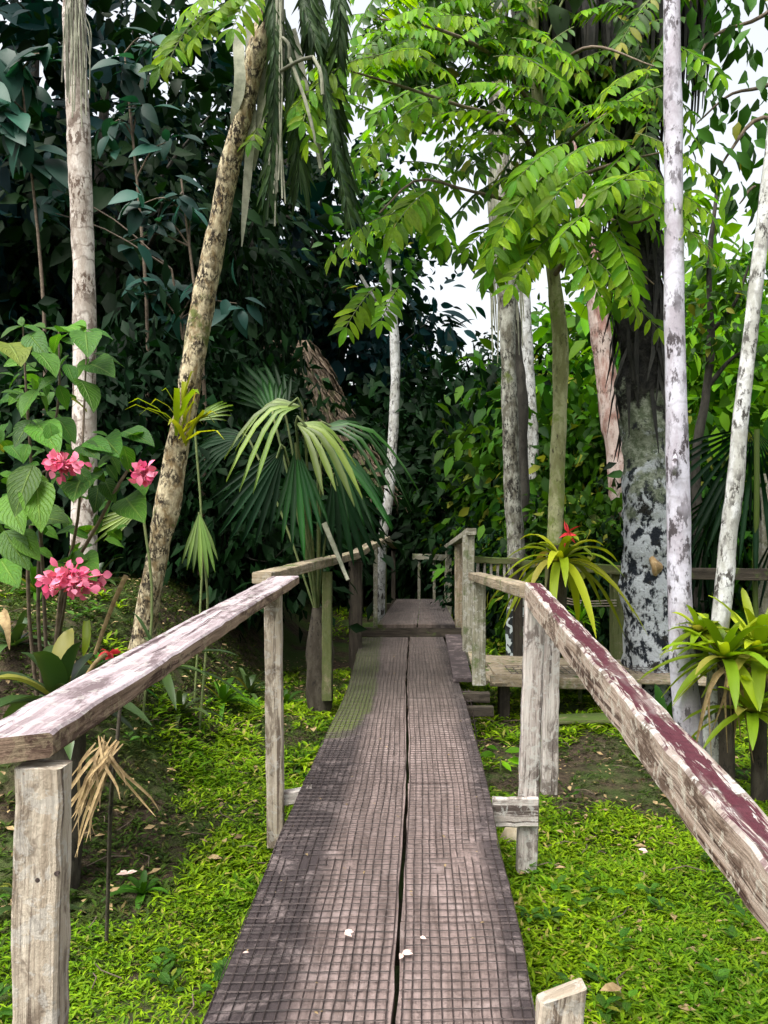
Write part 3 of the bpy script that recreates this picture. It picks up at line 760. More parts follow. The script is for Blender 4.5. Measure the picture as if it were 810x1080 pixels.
# T2 leaning palm with dead leaves
b = ground_at(140, 5.5)
t2 = thing('palm_tree', 'leaning brown and cream blotched trunk hung with dead grey-green leaves', 'palm tree', b)
trunk_px([base_row(134, 5.5, 34), (148, 680, 5.5, 26.7), (166, 590, 5.45, 24.9), (186, 480, 5.4, 24.1), (205, 380, 5.35, 22.4), (224, 270, 5.3, 23.2), (243, 180, 5.25, 21.5), (262, 100, 5.2, 21.5), (280, 25, 5.15, 24.1), (300, -60, 5.1, 22.4), (330, -200, 5.1, 20.6)], 70, 14, .2, 2).build('trunk', M['bark_lean'], t2)
mb = MB(); mb2 = MB()
for k, (x0, y0, x1, y1, w) in enumerate([(286, -10, 282, 232, 24), (300, 40, 318, 205, 30), (322, -30, 322, 60, 26), (345, 60, 372, 235, 24), (338, 90, 372, 245, 14), (316, 20, 350, 60, 16), (250, 60, 244, 130, 12), (262, 40, 255, 260, 10), (352, -30, 356, 60, 22), (310, 60, 342, 180, 8), (330, 0, 352, 140, 16), (275, 20, 268, 180, 10)]):
    Y = 5.0 + .09 * (k % 4)
    p = smooth_path([P(x0, y0 - 30, Y), P(x0 * .7 + x1 * .3 + 5, y0 * .6 + y1 * .4, Y - .05), P(x1, y1, Y)], 12)
    if k not in (6, 7, 9, 11):
        rr_ = rs(k + 5); n_ = 46; tt = np.linspace(.03, .9, n_); ts_ = np.linspace(0, 1, 12); c_ = np.stack([np.interp(tt, ts_, p[:, q]) for q in range(3)], -1)
        mb.tube(p, .006, 4)
        dn_ = nrm(np.stack([np.interp(tt, ts_, np.gradient(p[:, q])) for q in range(3)], -1))
        for sg in (-1, 1): mb.leaves(LEAF_THIN, c_, dn_ + np.array([sg * .3, -.1, 0]) + rr_.normal(size=(n_, 3)) * .07, np.array([0, -1, .1]) + rr_.normal(size=(n_, 3)) * .3, .8 * w * Y / F * (1.2 + .8 * rr_.rand(n_)), .13)
    else: mb2.strap(p, np.array([.5, .8, 1, 1, 1, 1, 1, .97, .9, .75, .5, .1]) * w * Y / F, up=(0, -1, .2), fold=.08, wav=.02, seed=k)
mb.build('hanging_leaf', M['hang'], t2)
r = rs(8)
for k in range(16):
    x = 286 + r.rand() * 12; Y = 4.95 + .05 * r.rand()
    mb2.tube(smooth_path([P(290 + r.rand() * 10, -20, Y), P(x + 2, 90, Y), P(x + r.normal() * 4, 150 + r.rand() * 90, Y)], 9), .005, 4)
for (a, bb, c, d_) in [(298, 40, 305, 62), (305, 60, 338, 178), (296, 75, 330, 60), (330, 60, 340, 100)]:
    mb2.tube(smooth_path([P(a, bb, 4.95), P((a + c) / 2 + 3, (bb + d_) / 2 - 4, 4.93), P(c, d_, 4.95)], 6), .012, 5)
mb2.build('dead_strand', M['drygrey'], t2)
pc = palm_crown(10, 2.3, 9).build('crown', M['dark'], t2); pc.location = [float(a - b_) for a, b_ in zip(P(330, -215, 5.1), b)]

# epiphyte on T2
b = P(190, 455, 5.25)
ep = thing('epiphyte', 'spiky narrow-leaved epiphyte clinging to the leaning trunk', 'epiphyte', b)
mb = MB(); r = rs(4)
for k in range(17):
    a = r.rand() * 6.28; el = .1 + r.rand() * .8 if k % 3 else 1.6
    d = nrm([math.cos(a), -.35 + .4 * math.sin(a), el]); L = .24 + .2 * r.rand()
    o = b + np.array([(r.rand() - .5) * .08, 0, (k / 17 - .5) * .2])
    mb.strap([o, o + d * L * .4 + [0, 0, .03], o + d * L * .8, o + d * L + [0, 0, -.08]], [.02, .046, .036, .003], fold=.1)
mb.build('foliage', M['brom'], ep)

# T3 thin white tree at the centre
b = ground_at(402, 11.2)
t3 = thing('thin_tree', 'slender white-barked tree beside the far left railing, forked at the top', 'tree', b)
mb = trunk_px([base_row(400, 11.2, 10), (402, 590, 11.2, 10), (405, 560, 11.2, 10), (411, 510, 11.2, 11), (415, 460, 11.2, 10), (417, 390, 11.2, 10), (415, 340, 11.2, 9), (411, 310, 11.2, 8), (408, 250, 11.2, 7), (402, 180, 11.2, 6)], 44, 9, .15, 3)
trunk_px([(415, 345, 11.2, 5), (404, 325, 11.2, 5), (393, 312, 11.1, 4), (380, 290, 11., 3)], 10, 6, .1, 4, mb=mb)
mb.build('trunk', M['bark_birch'], t3)

# T4, T5 right of centre
b = ground_at(545, 9.4)
t4 = thing('grey_tree', 'grey lichened trunk with white blotches at its foot, right of the path', 'tree', b)
mb = MB()
trunk_px([base_row(546, 9.4, 23), (546, 660, 9.4, 22), (544, 590, 9.4, 19), (539, 470, 9.4, 17), (536, 370, 9.4, 17), (533, 260, 9.4, 16), (528, 120, 9.4, 15), (522, -80, 9.4, 13), (516, -180, 9.4, 12)], 60, 12, .12, 5).build('trunk', M['bark_grey'], t4)
mb = MB()
trunk_px([base_row(546, 9.38, 25), (546, 665, 9.38, 24.5), (545, 640, 9.38, 21)], 12, 12, .12, 5, mb=mb); mb.build('lichen_crust', M['bark_lichen'], t4)
b = ground_at(562, 12)
t5 = thing('thin_tree', 'thin pale trunk standing close behind the grey lichened trunk', 'tree', b)
trunk_px([base_row(566, 12, 12), (562, 470, 12, 12), (557, 380, 12, 12), (551, 270, 12, 11), (546, 100, 12, 10), (540, -100, 12, 9)], 40, 9, .14, 6).build('trunk', M['bark_birch'], t5)
# dark fibrous palm trunk between
b = ground_at(528, 10.6)
t5b = thing('palm_tree', 'dark fibrous trunk hung with dead fronds between the two pale trunks', 'palm tree', b)
trunk_px([base_row(552, 10.6, 16), (548, 440, 10.6, 16), (543, 360, 10.6, 17), (533, 250, 10.6, 20), (526, 150, 10.6, 20), (520, -60, 10.6, 18)], 40, 10, .25, 7).build('trunk', M['bark_dark'], t5b)
mb = MB(); r = rs(6)
for k in range(46):
    x = 515 + r.rand() * 30; y0 = 120 + r.rand() * 100
    mb.strap(smooth_path([P(528, y0, 10.5), P(x, y0 + 50, 10.35), P(x + r.normal() * 4 + 6, y0 + 100 + r.rand() * 90, 10.4)], 6), [.03, .05, .05, .04, .03, .01], up=(0, -1, .1))
mb.build('dead_frond', M['drygrey'], t5b)

# T6 mossy tree carrying the bright branches
b = ground_at(583, 6.9)
t6 = thing('pinnate_tree', 'mossy yellowish trunk with arching sprays of bright green leaflets overhead', 'tree', b)
trunk_px([base_row(580, 6.9, 15), (583, 600, 6.9, 15), (586, 540, 6.9, 16), (590, 440, 6.9, 16), (590, 350, 6.9, 17), (583, 280, 6.9, 15), (572, 170, 6.9, 13), (564, 60, 6.9, 12), (560, -30, 6.9, 11), (552, -180, 6.8, 9)], 60, 10, .16, 8).build('trunk', M['bark_moss'], t6)
BR = [  # branches: px, py, Y
    [(573, 180, 6.85), (540, 130, 6.4), (480, 110, 6.0), (420, 90, 5.6), (370, 75, 5.3)],
    [(568, 120, 6.85), (520, 60, 6.3), (460, 30, 5.8), (400, 20, 5.4)],
    [(580, 250, 6.85), (540, 215, 6.4), (490, 200, 6.1), (440, 190, 5.9), (400, 225, 5.7)],
    [(575, 200, 6.85), (600, 150, 6.4), (640, 120, 6.0), (670, 112, 5.8)],
    [(580, 250, 6.85), (620, 230, 6.3), (670, 235, 5.9), (705, 215, 5.6)],
    [(585, 290, 6.85), (610, 262, 6.4), (650, 268, 6.1), (690, 300, 5.9)],
    [(575, 200, 6.85), (640, 175, 6.2), (700, 160, 5.8)],
    [(560, -60, 6.85), (430, -60, 5.8), (330, -40, 5.2), (255, -10, 4.9)],
    [(566, 90, 6.85), (620, 50, 6.3), (690, 70, 5.9)],
]
for k, rows in enumerate(BR):
    p = smooth_path([P(*q) for q in rows], 14); mb = MB(); mb.tube(p, np.linspace(.022, .006, 14), 6, .1, k); mb.build('branch', M['twig'], t6)
FT = MB(); FS = MB(); FD = MB()
def frond(mb, x0, y0, x1, y1, Y, l=34, n=7, sag=.12, seed=0, dy=-.25):
    """pinnate leaf from (x0,y0) to (x1,y1) px, leaflets l px long"""
    r = rs(seed + 900); a = P(x0, y0, Y); c = P(x1, y1, Y + dy)
    L = np.linalg.norm(c - a); mid = (a + c) / 2 + [0, 0, sag * L]
    ts = np.linspace(0, 1, 10)[:, None]; path = (1 - ts) ** 2 * a + 2 * ts * (1 - ts) * mid + ts ** 2 * c
    mb.tube(path, np.linspace(.005, .002, 10), 4, 0, 0, 1)
    t = np.linspace(.12, 1, n); q = np.stack([np.interp(t, ts[:, 0], path[:, k]) for k in range(3)], -1)
    tan = nrm(np.stack([np.interp(t, ts[:, 0], np.gradient(path[:, k])) for k in range(3)], -1))
    roll = (r.rand() - .5) * 1.2
    side = nrm(np.cross(tan, np.array([math.sin(roll), -.35, 1.]))); up = np.cross(side, tan)
    s_ = l * Y / F
    for sg in (-1, 1):
        X = nrm(side * sg * .8 + tan * .42 + [0, 0, -.36] + r.normal(size=(n, 3)) * .1)
        sc = s_ * (.55 + .45 * np.sin(np.linspace(.5, 2.6, n))) * (.85 + .3 * r.rand(n))
        mb.leaves(LEAF_OVAL, q, X, up + r.normal(size=(n, 3)) * .15, sc, sc * .86)
    mb.leaves(LEAF_OVAL, q[-1:], tan[-1:] + [0, 0, -.4], up[-1:], [s_ * .9])
FR = [ (398, 48, 318, 84, 5.3, 34), (395, 60, 312, 112, 5.2, 34), (380, 70, 440, 52, 5.4, 32), (405, 60, 470, 75, 5.5, 32), (400, 30, 450, 8, 5.4, 32), (420, 30, 500, 18, 5.6, 30),
  (480, 100, 382, 165, 5.6, 36), (470, 105, 420, 148, 5.7, 32), (545, 96, 478, 92, 5.8, 30), (560, 130, 440, 128, 6.0, 34), (540, 145, 470, 150, 6.1, 32), (520, 60, 590, 85, 6.0, 30), (540, 40, 600, 60, 6.1, 30),
  (460, 195, 415, 240, 5.8, 40), (430, 225, 352, 268, 5.7, 34), (400, 300, 365, 345, 5.8, 32), (455, 208, 470, 248, 6.0, 38),
  (690, 75, 640, 95, 5.9, 28), (700, 90, 630, 130, 6.0, 28), (690, 115, 640, 108, 5.9, 28), (600, 150, 545, 190, 6.0, 36), (605, 160, 530, 240, 5.9, 40), (560, 190, 520, 260, 5.9, 42), (665, 150, 600, 165, 5.8, 34), (670, 155, 625, 205, 5.8, 36),
  (670, 140, 756, 190, 5.6, 34), (660, 190, 748, 225, 5.4, 38), (665, 205, 742, 258, 5.4, 38), (650, 215, 590, 250, 5.7, 34), (590, 240, 632, 312, 5.7, 38), (605, 265, 668, 322, 5.7, 36), (580, 250, 540, 300, 5.9, 36), (640, 240, 668, 300, 5.7, 36), (560, 225, 520, 280, 6.0, 40),
  (610, 220, 560, 240, 6., 38), (620, 180, 580, 215, 5.9, 36), (700, 230, 740, 205, 5.5, 32), (360, 90, 325, 150, 5.2, 32), (335, 95, 320, 128, 5.15, 30), (690, 180, 640, 200, 5.7, 36)]
r = rs(77)
for k, f in enumerate(FR):
    x0, y0, x1, y1, Y, l = f
    dx, dy = r.normal() * 22, r.normal() * 14
    frond(FS if k % 2 else FT, x0 + dx, y0 + dy, x1 + dx + r.normal() * 15, y1 + dy + r.normal() * 12, Y + .25 + .3 * r.rand(), l * .68, n=9, seed=700 + k)
    frond(FT if k % 4 else FS, x0, y0, x1, y1, Y, l * .76, n=9 + k % 2 + k % 3, seed=k, sag=.1 + .15 * r.rand())
for k in range(190):   # the same sprays deeper in the crown
    x = 390 + r.rand() * 350; y = -40 + r.rand() * 280
    if 425 < x < 530 and y > 105 or x > 690 and y > 60: continue
    a = r.rand() * 6.28
    frond(FD if k % 2 else FS, x, y, x + 70 * math.cos(a), y + 25 + 35 * math.sin(a), 6.4 + 1.2 * r.rand(), l=21, n=9, seed=300 + k)
for k, (x0, y0, x1, y1) in enumerate([(520, 165, 470, 190), (525, 190, 488, 222), (440, 180, 478, 200), (452, 250, 492, 272), (525, 235, 494, 262), (470, 150, 505, 178), (440, 215, 462, 262)]):
    frond(FD if k % 2 else FS, x0, y0, x1, y1, 6.6, l=22, n=8, seed=950 + k)
for k in range(70):
    x = 372 + r.rand() * 165; y = -40 + r.rand() * 150; a = r.rand() * 6.28
    frond(FS if k % 3 else FT, x, y, x + 62 * math.cos(a), y + 10 + 22 * math.sin(a), 6.2 + 1.2 * r.rand(), l=20, n=10, seed=800 + k, sag=.08)
for k, (x0, y0, x1, y1) in enumerate([(262, -10, 222, 20), (235, 5, 168, 70), (255, -5, 205, 40), (270, -10, 245, 30), (215, 10, 180, 60), (250, -20, 196, 12)]):
    frond(FT, x0, y0, x1, y1, 4.8, l=27, n=8, seed=500 + k)
FT.build('foliage', [M['bright'], M['stem']], t6); FS.build('foliage', [M['sunny'], M['stem']], t6); FD.build('foliage', [M['mid'], M['stem']], t6)

# T7 pinkish peeling trunk
b = ground_at(655, 11)
t7 = thing('peeling_tree', 'reddish pink trunk with white peeling bark, in front of the green thicket', 'tree', b)
trunk_px([base_row(662, 11, 24), (652, 500, 11, 24), (643, 430, 11, 23), (634, 350, 11, 22), (626, 290, 11, 21), (616, 200, 11, 20), (600, 60, 11, 18), (590, -60, 11, 16)], 40, 11, .14, 10).build('trunk', M['bark_pink'], t7)

# T8 big dark trunk
b = ground_at(685, 7.6)
t8 = thing('palm_tree', 'thick dark trunk crusted with white lichen below and a skirt of dead fronds above', 'palm tree', b)
trunk_px([base_row(688, 7.6, 66), (686, 735, 7.6, 58), (683, 650, 7.6, 51), (681, 560, 7.6, 49), (679, 500, 7.6, 48), (678, 425, 7.6, 50), (675, 320, 7.6, 50), (668, 200, 7.6, 50), (655, 60, 7.6, 48), (645, -80, 7.6, 46)], 110, 28, .2, 11).build('trunk', M['bark_thick'], t8)
mb = MB(); r = rs(12)
for k in range(620):
    a = r.rand() * 6.28; rad = .08 + .8 * r.rand()
    top = P(640, -90 - r.rand() * 40, 7.6); q = top + [math.cos(a) * rad, math.sin(a) * rad * .8, -.3]
    L = 1.2 + .8 * r.rand()
    mb.strap([top + [math.cos(a) * .1, math.sin(a) * .1, .1], q, q + [math.cos(a) * .12, math.sin(a) * .1, -L * .5], q + [math.cos(a) * .08, math.sin(a) * .08, -L]], [.05, .11, .1, .02], up=(math.cos(a), math.sin(a), .2))
mb.build('frond_skirt', M['skirt'], t8)
mb = MB(); r = rs(19)
for k in range(240):
    py = 60 + 350 * r.rand(); a = r.rand() * 6.28; Y = 7.6; c = P(np.interp(py, [60, 200, 320, 425], [655, 668, 675, 678]), py, Y); R = 24 * Y / F
    o = np.array([math.cos(a), math.sin(a), 0]); L = .3 + .5 * r.rand(); sw = np.array([.1 * r.normal(), 0, 0])
    mb.strap([c + o * R * .96, c + o * (R + .05) + sw * .3 - [0, 0, L * .4], c + o * (R + .05 + .06 * r.rand()) + sw - [0, 0, L]], [.03, .045, .008], up=o + [0, 0, .1])
mb.build('trunk_fibre', M['skirt'], t8)
mb = MB()
fp = P(692, 597, 7.36); th = np.linspace(0, math.pi, 9)
for k in range(5): mb.tube(smooth_path([fp + [-.05 + k * .012, .05, .12 - k * .02], fp + [-.02 + k * .01, -.03, .0], fp + [.0 + k * .008, .04, -.1 + k * .01]], 6), [.015, .03, .034, .034, .03, .015], 7)
mb.build('bracket_fungus', M['fungus'], t8)
pc8 = palm_crown(12, 3.0, 15).build('crown', M['dark'], t8); pc8.location = [float(a - b_) for a, b_ in zip(P(640, -110, 7.6), b)]

# T9 lavender white trunk, T10 leaning right
b = ground_at(735, 5.2)
t9 = thing('white_tree', 'straight lavender-white smooth trunk in front of the thick dark trunk', 'tree', b)
mb = trunk_px([base_row(740, 5.2, 34), (731, 790, 5.2, 30), (723, 740, 5.2, 28), (718, 660, 5.2, 26), (716, 560, 5.2, 24), (713, 420, 5.2, 22), (711, 300, 5.2, 20.5), (710, 150, 5.2, 19), (708, 0, 5.2, 17), (706, -250, 5.2, 15)], 70, 16, .07, 13)
trunk_px([(713, 480, 5.13, 5), (712, 492, 5.05, 8), (711, 500, 5.1, 4)], 5, 8, .3, 3, mb=mb)
mb.build('trunk', M['bark_lav'], t9)
b = ground_at(750, 5.1)
t10 = thing('white_tree', 'pale blotched trunk leaning right out of the yellow-green bromeliads', 'tree', b)
trunk_px([base_row(752, 5.1, 17), (750, 780, 5.1, 17), (755, 700, 5.1, 17), (762, 640, 5.1, 18), (768, 570, 5.1, 17), (774, 520, 5.1, 18), (783, 430, 5.1, 16), (795, 320, 5.1, 15), (806, 230, 5.1, 15), (815, 150, 5.1, 14), (836, -60, 5.1, 12)], 60, 12, .12, 14).build('trunk', M['bark_birch'], t10)

b = ground_at(740, 9.6); td = thing('thin_tree', 'thin dark crooked trunk between the lavender-white and the leaning pale trunk', 'tree', b)
mb = trunk_px([base_row(738, 9.6, 12), (736, 560, 9.6, 11), (734, 480, 9.6, 10), (744, 420, 9.6, 9), (750, 360, 9.6, 8), (748, 280, 9.6, 6), (756, 200, 9.6, 4)], 30, 8, .2, 22)
trunk_px([(745, 410, 9.6, 6), (770, 380, 9.5, 4), (795, 365, 9.4, 3)], 8, 6, .2, 23, mb=mb); trunk_px([(750, 350, 9.6, 5), (775, 320, 9.5, 4), (790, 280, 9.4, 2)], 8, 6, .2, 24, mb=mb)
mb.build('trunk', M['bark_dark'], td)
mb = MB(); r = rs(71)
for k in range(60):
    c = P(730 + r.rand() * 80, 270 + r.rand() * 110, 9.5 + r.normal() * .3); mb.leaves(LEAF_MID, np.repeat(c[None], 5, 0) + r.normal(size=(5, 3)) * .06, r.normal(size=(5, 3)) + [0, 0, -.5], r.normal(size=(5, 3)) * .5 + [0, -.3, 1], .17 * (.6 + .6 * r.rand(5)))
mb.build('crown', M['mid'], td)

# ------------------------------------------------------------------ fan palm
def fan(mb, hub, d, nrmv, R, n=14, spread=1.35, split=.55, droop=.4, seed=0, jag=.12, plic=.03, gap=1.):
    r = rs(seed + 40); d = nrm(np.asarray(d, float)); z = nrm(np.asarray(nrmv, float)); s_ = nrm(np.cross(z, d)); z = np.cross(d, s_)
    for k in range(n):
        a0 = -spread + 2 * spread * k / n; a1 = -spread + 2 * spread * (k + 1) / n; am = (a0 + a1) / 2
        L = R * (1 - .25 * abs(am) / spread) * (1 - jag * r.rand()); dr = droop * (.7 + .6 * r.rand())
        rad = np.array([.02, .3, split, split + (1 - split) * .35, split + (1 - split) * .7, 1.0]); rows = []
        sh = np.array([1, 1, 1, .7, .42, .04]) if split > .5 else np.array([1, 1, 1, .86, .66, .1])
        for q, t in enumerate(rad):
            h = (a1 - a0) / 2 * sh[q] * (gap if q else 1)
            fall = np.array([0, 0, -1.]) * (dr * R * max(0, t - .35) ** 1.6 * 1.6)
            pt = lambda aa, zo: hub + (d * math.cos(aa) + s_ * math.sin(aa)) * t * L + fall + z * zo * t * L
            rows.append([pt(am - h, plic), pt(am, -plic * .5), pt(am + h, plic)])
        V = np.array(rows); i = np.arange(5)[:, None] * 3 + np.arange(2)[None]
        UV = np.stack([np.repeat(rad[:, None], 3, 1), np.repeat([[0, .5, 1]], 6, 0)], -1)
        mb.add(V, np.stack([i, i + 1, i + 4, i + 3], -1).reshape(-1, 4), None, UV)
b = ground_at(335, 7.3)
fp_ = thing('fan_palm', 'bushy fan palm with drooping fingered leaves beside the left railing', 'fan palm', b)
hubs = MB(); 
FAN = [ # hub px, Y, dir(x,y,z), normal, R px, mat, droop, spread, n
    (318, 428, 6.5, (-.9, -.25, -.05), (-.1, -.75, .7), 88, 'palm_pale', .95, .6, 6), (312, 446, 6.4, (.75, -.35, -.3), (.1, -.75, .6), 84, 'palm_pale', .8, .6, 6),
    (302, 442, 7.2, (-.62, .2, .9), (.4, -1, .2), 92, 'palm_dark', .12, .7, 11), (290, 446, 7.1, (-.2, .2, .9), (.1, -1, .2), 62, 'palm', .12, .5, 8),
    (336, 452, 6.9, (.95, -.1, .12), (0, -.6, .8), 112, 'palm', .95, .5, 7), (340, 466, 6.7, (.65, -.3, -.6), (.2, -.8, .5), 105, 'palm', .4, .4, 7),
    (312, 470, 6.6, (.1, -.2, -1), (0, -1, .2), 120, 'palm', .05, .38, 7), (300, 472, 6.8, (-.55, -.1, -.8), (0, -1, .2), 122, 'palm_dark', .08, .5, 8),
    (262, 462, 7.4, (-1, .1, -.05), (0, -.8, .5), 80, 'palm_dark', .4, .7, 10), (352, 500, 7.0, (.35, -.1, -.9), (0, -1, .3), 105, 'palm_dark', .1, .6, 9)]
for k, (hx, hy, Y, d, nv, R, mt, dr, spd, nn) in enumerate(FAN):
    h = P(hx, hy, Y); mb = MB(); fan(mb, h, d, nv, R * Y / F, nn, spd, (.42 if mt == 'palm_pale' else .55), dr, k); mb.build('fan_leaf', M[mt], fp_)
    bs = b + [.0, 0, .9]
    hubs.tube(smooth_path([bs, (bs + h) / 2 + [0, 0, .1], h, h + np.array(d) * .12], 10), .011, 5)
hubs.build('stalk', M['stem'], fp_)
mb = MB(); mb.tube(smooth_path([b + [0, 0, -.1], b + [.02, 0, .5], b + [0, 0, 1.0]], 10), [.12] * 6 + [.1, .09, .08, .06], 10, .3, 3); mb.build('trunk', M['stump'], fp_)
mb = MB(); mb.plank(P(342, 552, 6.9), P(367, 612, 6.6), .05, .02, up=(0, 1, 0), seg=6, seed=5, w1=.03); mb.build('dead_stalk', M['drygrey'], fp_)

def small_fan(px, py, Y, R, d, lab, mt, base=None, seed=0, nv=(0, -.9, .4), dr=.5):
    h = P(px, py, Y); gb = ground_at(px, Y)
    t = thing('fan_palm', lab, 'fan palm', gb)
    mb = MB(); fan(mb, h, d, nv, R * Y / F, 7, .42, .6, dr, seed + 20); mb.build('fan_leaf', M[mt], t)
    s2 = MB(); s2.tube(smooth_path([gb, (gb + h) / 2 + [.06, .03, .1], h], 8), .01, 5); s2.build('stalk', M['stem'], t)
small_fan(210, 540, 5.9, 75, (.1, -.3, -1), 'small fan palm with a pale leaf hanging right of the leaning trunk', 'palm_pale', seed=1, dr=.1)
small_fan(150, 536, 5.3, 62, (-.85, -.2, -.45), 'small pale fan leaf pointing left, just left of the leaning trunk', 'palm_pale', seed=2, dr=.1)
small_fan(205, 445, 6.4, 50, (.8, 0, .5), 'small fan palm leaf rising right behind the leaning trunk epiphyte', 'palm_pale', seed=3, dr=.2)
# right, dark fan palm
gb = ground_at(800, 8.0); rp = thing('fan_palm', 'large dark fan palm with a yellow stalk at the right edge', 'fan palm', gb)
Y = 8.2
for k, (hx, hy, d, R) in enumerate([(797, 455, (.1, -.2, -1), 175), (790, 452, (-.6, -.1, -.75), 130), (815, 450, (.7, 0, -.5), 140), (760, 520, (-.3, 0, -.9), 120), (745, 560, (-.4, 0, -.8), 100), (820, 560, (.2, 0, -1), 110)]):
    mb = MB(); fan(mb, P(hx, hy, Y + .1 * k), d, (0, -1, .25), R * Y / F, 12, .8, .3, .12, 70 + k, .2, .02, .62); mb.build('fan_leaf', M['palm_dark'], rp)
mb = MB(); mb.tube(smooth_path([gb, P(796, 600, 8.05), P(798, 540, 8.0), P(798, 453, 8.0)], 12), .028, 7); mb.build('stalk', M['palm_pale'], rp)

# ------------------------------------------------------------------ bromeliads
def brom(root, at, n, L, w, mat, seed, el=(.1, 1.3), name='foliage', squash=1., arch=.7, tilt=(0, 0, 0)):
    r = rs(seed); mb = MB()
    for k in range(n):
        a = k * 2.399 + r.rand() * .4; e = el[0] + (el[1] - el[0]) * (k / n) ** 1.2
        d = nrm(np.array([math.cos(a) * math.cos(e), math.sin(a) * math.cos(e) * squash, math.sin(e)]) + tilt); l = L * (.65 + .5 * r.rand())
        ts = np.linspace(0, 1, 9)[:, None]
        p = at + d * ts * l + np.array([0, 0, -1.]) * arch * l * ts ** 2.2 * (1.15 - .5 * math.sin(e)) + nrm(np.cross(d, [0, 0, 1.])) * (r.rand() - .5) * .25 * l * ts ** 2
        mb.strap(p, w * np.array([.75, .9, 1, 1, 1, .95, .8, .55, .06]) * (.75 + .5 * r.rand()), fold=.18, seed=k, wav=.006)
    return mb.build(name, mat, root)
b = P(590, 592, 6.6)
br1 = thing('bromeliad', 'arching green bromeliad with a red flower perched on the mossy trunk', 'bromeliad', b)
brom(br1, b + [0, -.06, 0], 32, .62, .075, M['brom'], 1, (-.15, 1.2), arch=.75)
mb = MB(); r = rs(2); fc = P(599, 562, 6.42)
mb.leaves(LEAF_THIN, np.repeat(fc[None], 14, 0), r.normal(size=(14, 3)) + [0, 0, -.2], r.normal(size=(14, 3)), .1 * (.7 + .6 * r.rand(14)), .12 * np.ones(14)); mb.tube([b, (b + fc) / 2 + [0, 0, .05], fc], .007, 5); mb.build('flower', M['red'], br1)
mb = MB(); mb.tube(smooth_path([P(586, 640, 6.7), P(588, 600, 6.7), P(588, 575, 6.7)], 6), .09, 9, .3, 4); mb.build('root_mass', M['stump'], br1)
for k, (px, py, Y, n, L, lab) in enumerate([(765, 695, 4.8, 30, .5, 'yellow-green bromeliad clump at the foot of the leaning pale trunk'), (800, 690, 4.9, 34, .58, 'broad yellow-green bromeliad at the right edge beside the leaning pale trunk'), (792, 752, 4.7, 22, .4, 'lowest yellow-green bromeliad at the right edge, under the broad one'), (738, 668, 5.0, 18, .28, 'small yellow-green bromeliad tucked between the two white trunks')]):
    b = P(px, py, Y); t = thing('bromeliad', lab, 'bromeliad', b)
    brom(t, b, n, L, .07, M['brom'], 10 + k, (-.2, 1.3), arch=.45)
    mb = MB(); r = rs(20 + k)
    if k < 2:
        for j in range(9):
            x = px + (r.rand() - .6) * 50; mb.strap(smooth_path([P(px + (r.rand() - .5) * 20, py + 5, Y), P(x, py + 30, Y - .12), P(x + r.normal() * 8, py + 60 + r.rand() * 60, Y - .05)], 7), np.array([.02, .03, .035, .03, .025, .015, .004]) * (.4 + .7 * r.rand()), up=(0, -1, .2))
        mb.build('dead_leaf', M['dry'], t)
        mb = MB(); mb.tube(smooth_path([ground_at(px, Y) - [0, 0, .1], (ground_at(px, Y) + b) / 2, b], 8), .05, 8, .3, k); mb.build('stem', M['stump'], t)
b = P(700, 745, 5.4); t = thing('broadleaf_plant', 'dark green plant with upright leaves at the foot of the white trunk', 'plant', ground_at(700, 5.4))
brom(t, b + [0, 0, -.25], 12, .5, .1, M['mid'], 31, (.5, 1.4), arch=.4)
b = P(612, 655, 7.4); t = thing('spiky_plant', 'small bright spiky plant behind the sloping railing', 'plant', ground_at(612, 7.4))
brom(t, b, 24, .27, .03, M['sunny'], 32, (.0, 1.4), arch=.3)
mb = MB(); mb.tube(smooth_path([ground_at(612, 7.4), b], 4), .02, 6); mb.build('stem', M['stem'], t)
b = P(528, 800, 5.6); t = thing('seedling', 'small light green seedling on the soil right beside the boardwalk', 'plant', ground_at(528, 5.6))
mb = MB(); r = rs(9)
for dx, dy, L in ((-.12, .06, .13), (.1, .1, .14), (.16, -.02, .15), (-.05, .12, .12), (.03, -.05, .1)):
    mb.leaves(LEAF_MID, [b + [dx * .3, 0, dy * .5]], [(dx, -.04, dy * .3)], [(0, -.5, 1)], [L])
mb.build('foliage', M['sunny'], t)
mb = MB(); mb.tube([ground_at(528, 5.6), b], .006, 5); mb.build('stem', M['stem'], t)

# left dark bromeliads, behind the railing
b = P(62, 722, 3.7); t = thing('bromeliad', 'dark broad-leaved bromeliad below the lowest pink flowers behind the left rail', 'bromeliad', b)
brom(t, b + [0, 0, -.1], 20, .55, .1, M['bromdark'], 41, (.15, 1.4), arch=.5)
mb = MB(); mb.tube(smooth_path([ground_at(62, 3.7) - [0, 0, .1], b - [0, 0, .08]], 6), .12, 10, .3, 9); mb.build('root_mass', M['stump'], t)
mb = MB()
for q in [[(100, 690), (118, 640), (133, 607)], [(60, 780), (62, 755), (66, 735)], [(80, 730), (100, 700), (112, 690)]]:
    mb.tube(smooth_path([P(x, y, 3.6) for x, y in q], 8), np.linspace(.009, .012, 8), 6)
mb.build('dry_stalk', M['dry'], t)
mb = MB()
mb.strap(smooth_path([P(92, 655, 3.55), P(92, 675, 3.5), P(88, 692, 3.5)], 6), [.03, .04, .04, .035, .025, .004], up=(0, -1, .2)); mb.build('yellow_leaf', M['brom'], t)
mb = MB(); mb.strap(smooth_path([P(2, 645, 3.5), P(8, 660, 3.45), P(10, 685, 3.45)], 6), [.04, .06, .05, .03, .02, .004], up=(0, -1, .2)); mb.build('dead_leaf', M['dry'], t)
b = P(170, 690, 4.9); t = thing('bromeliad', 'low strap-leaved plant at the base of the leaning trunk', 'bromeliad', ground_at(170, 4.9))
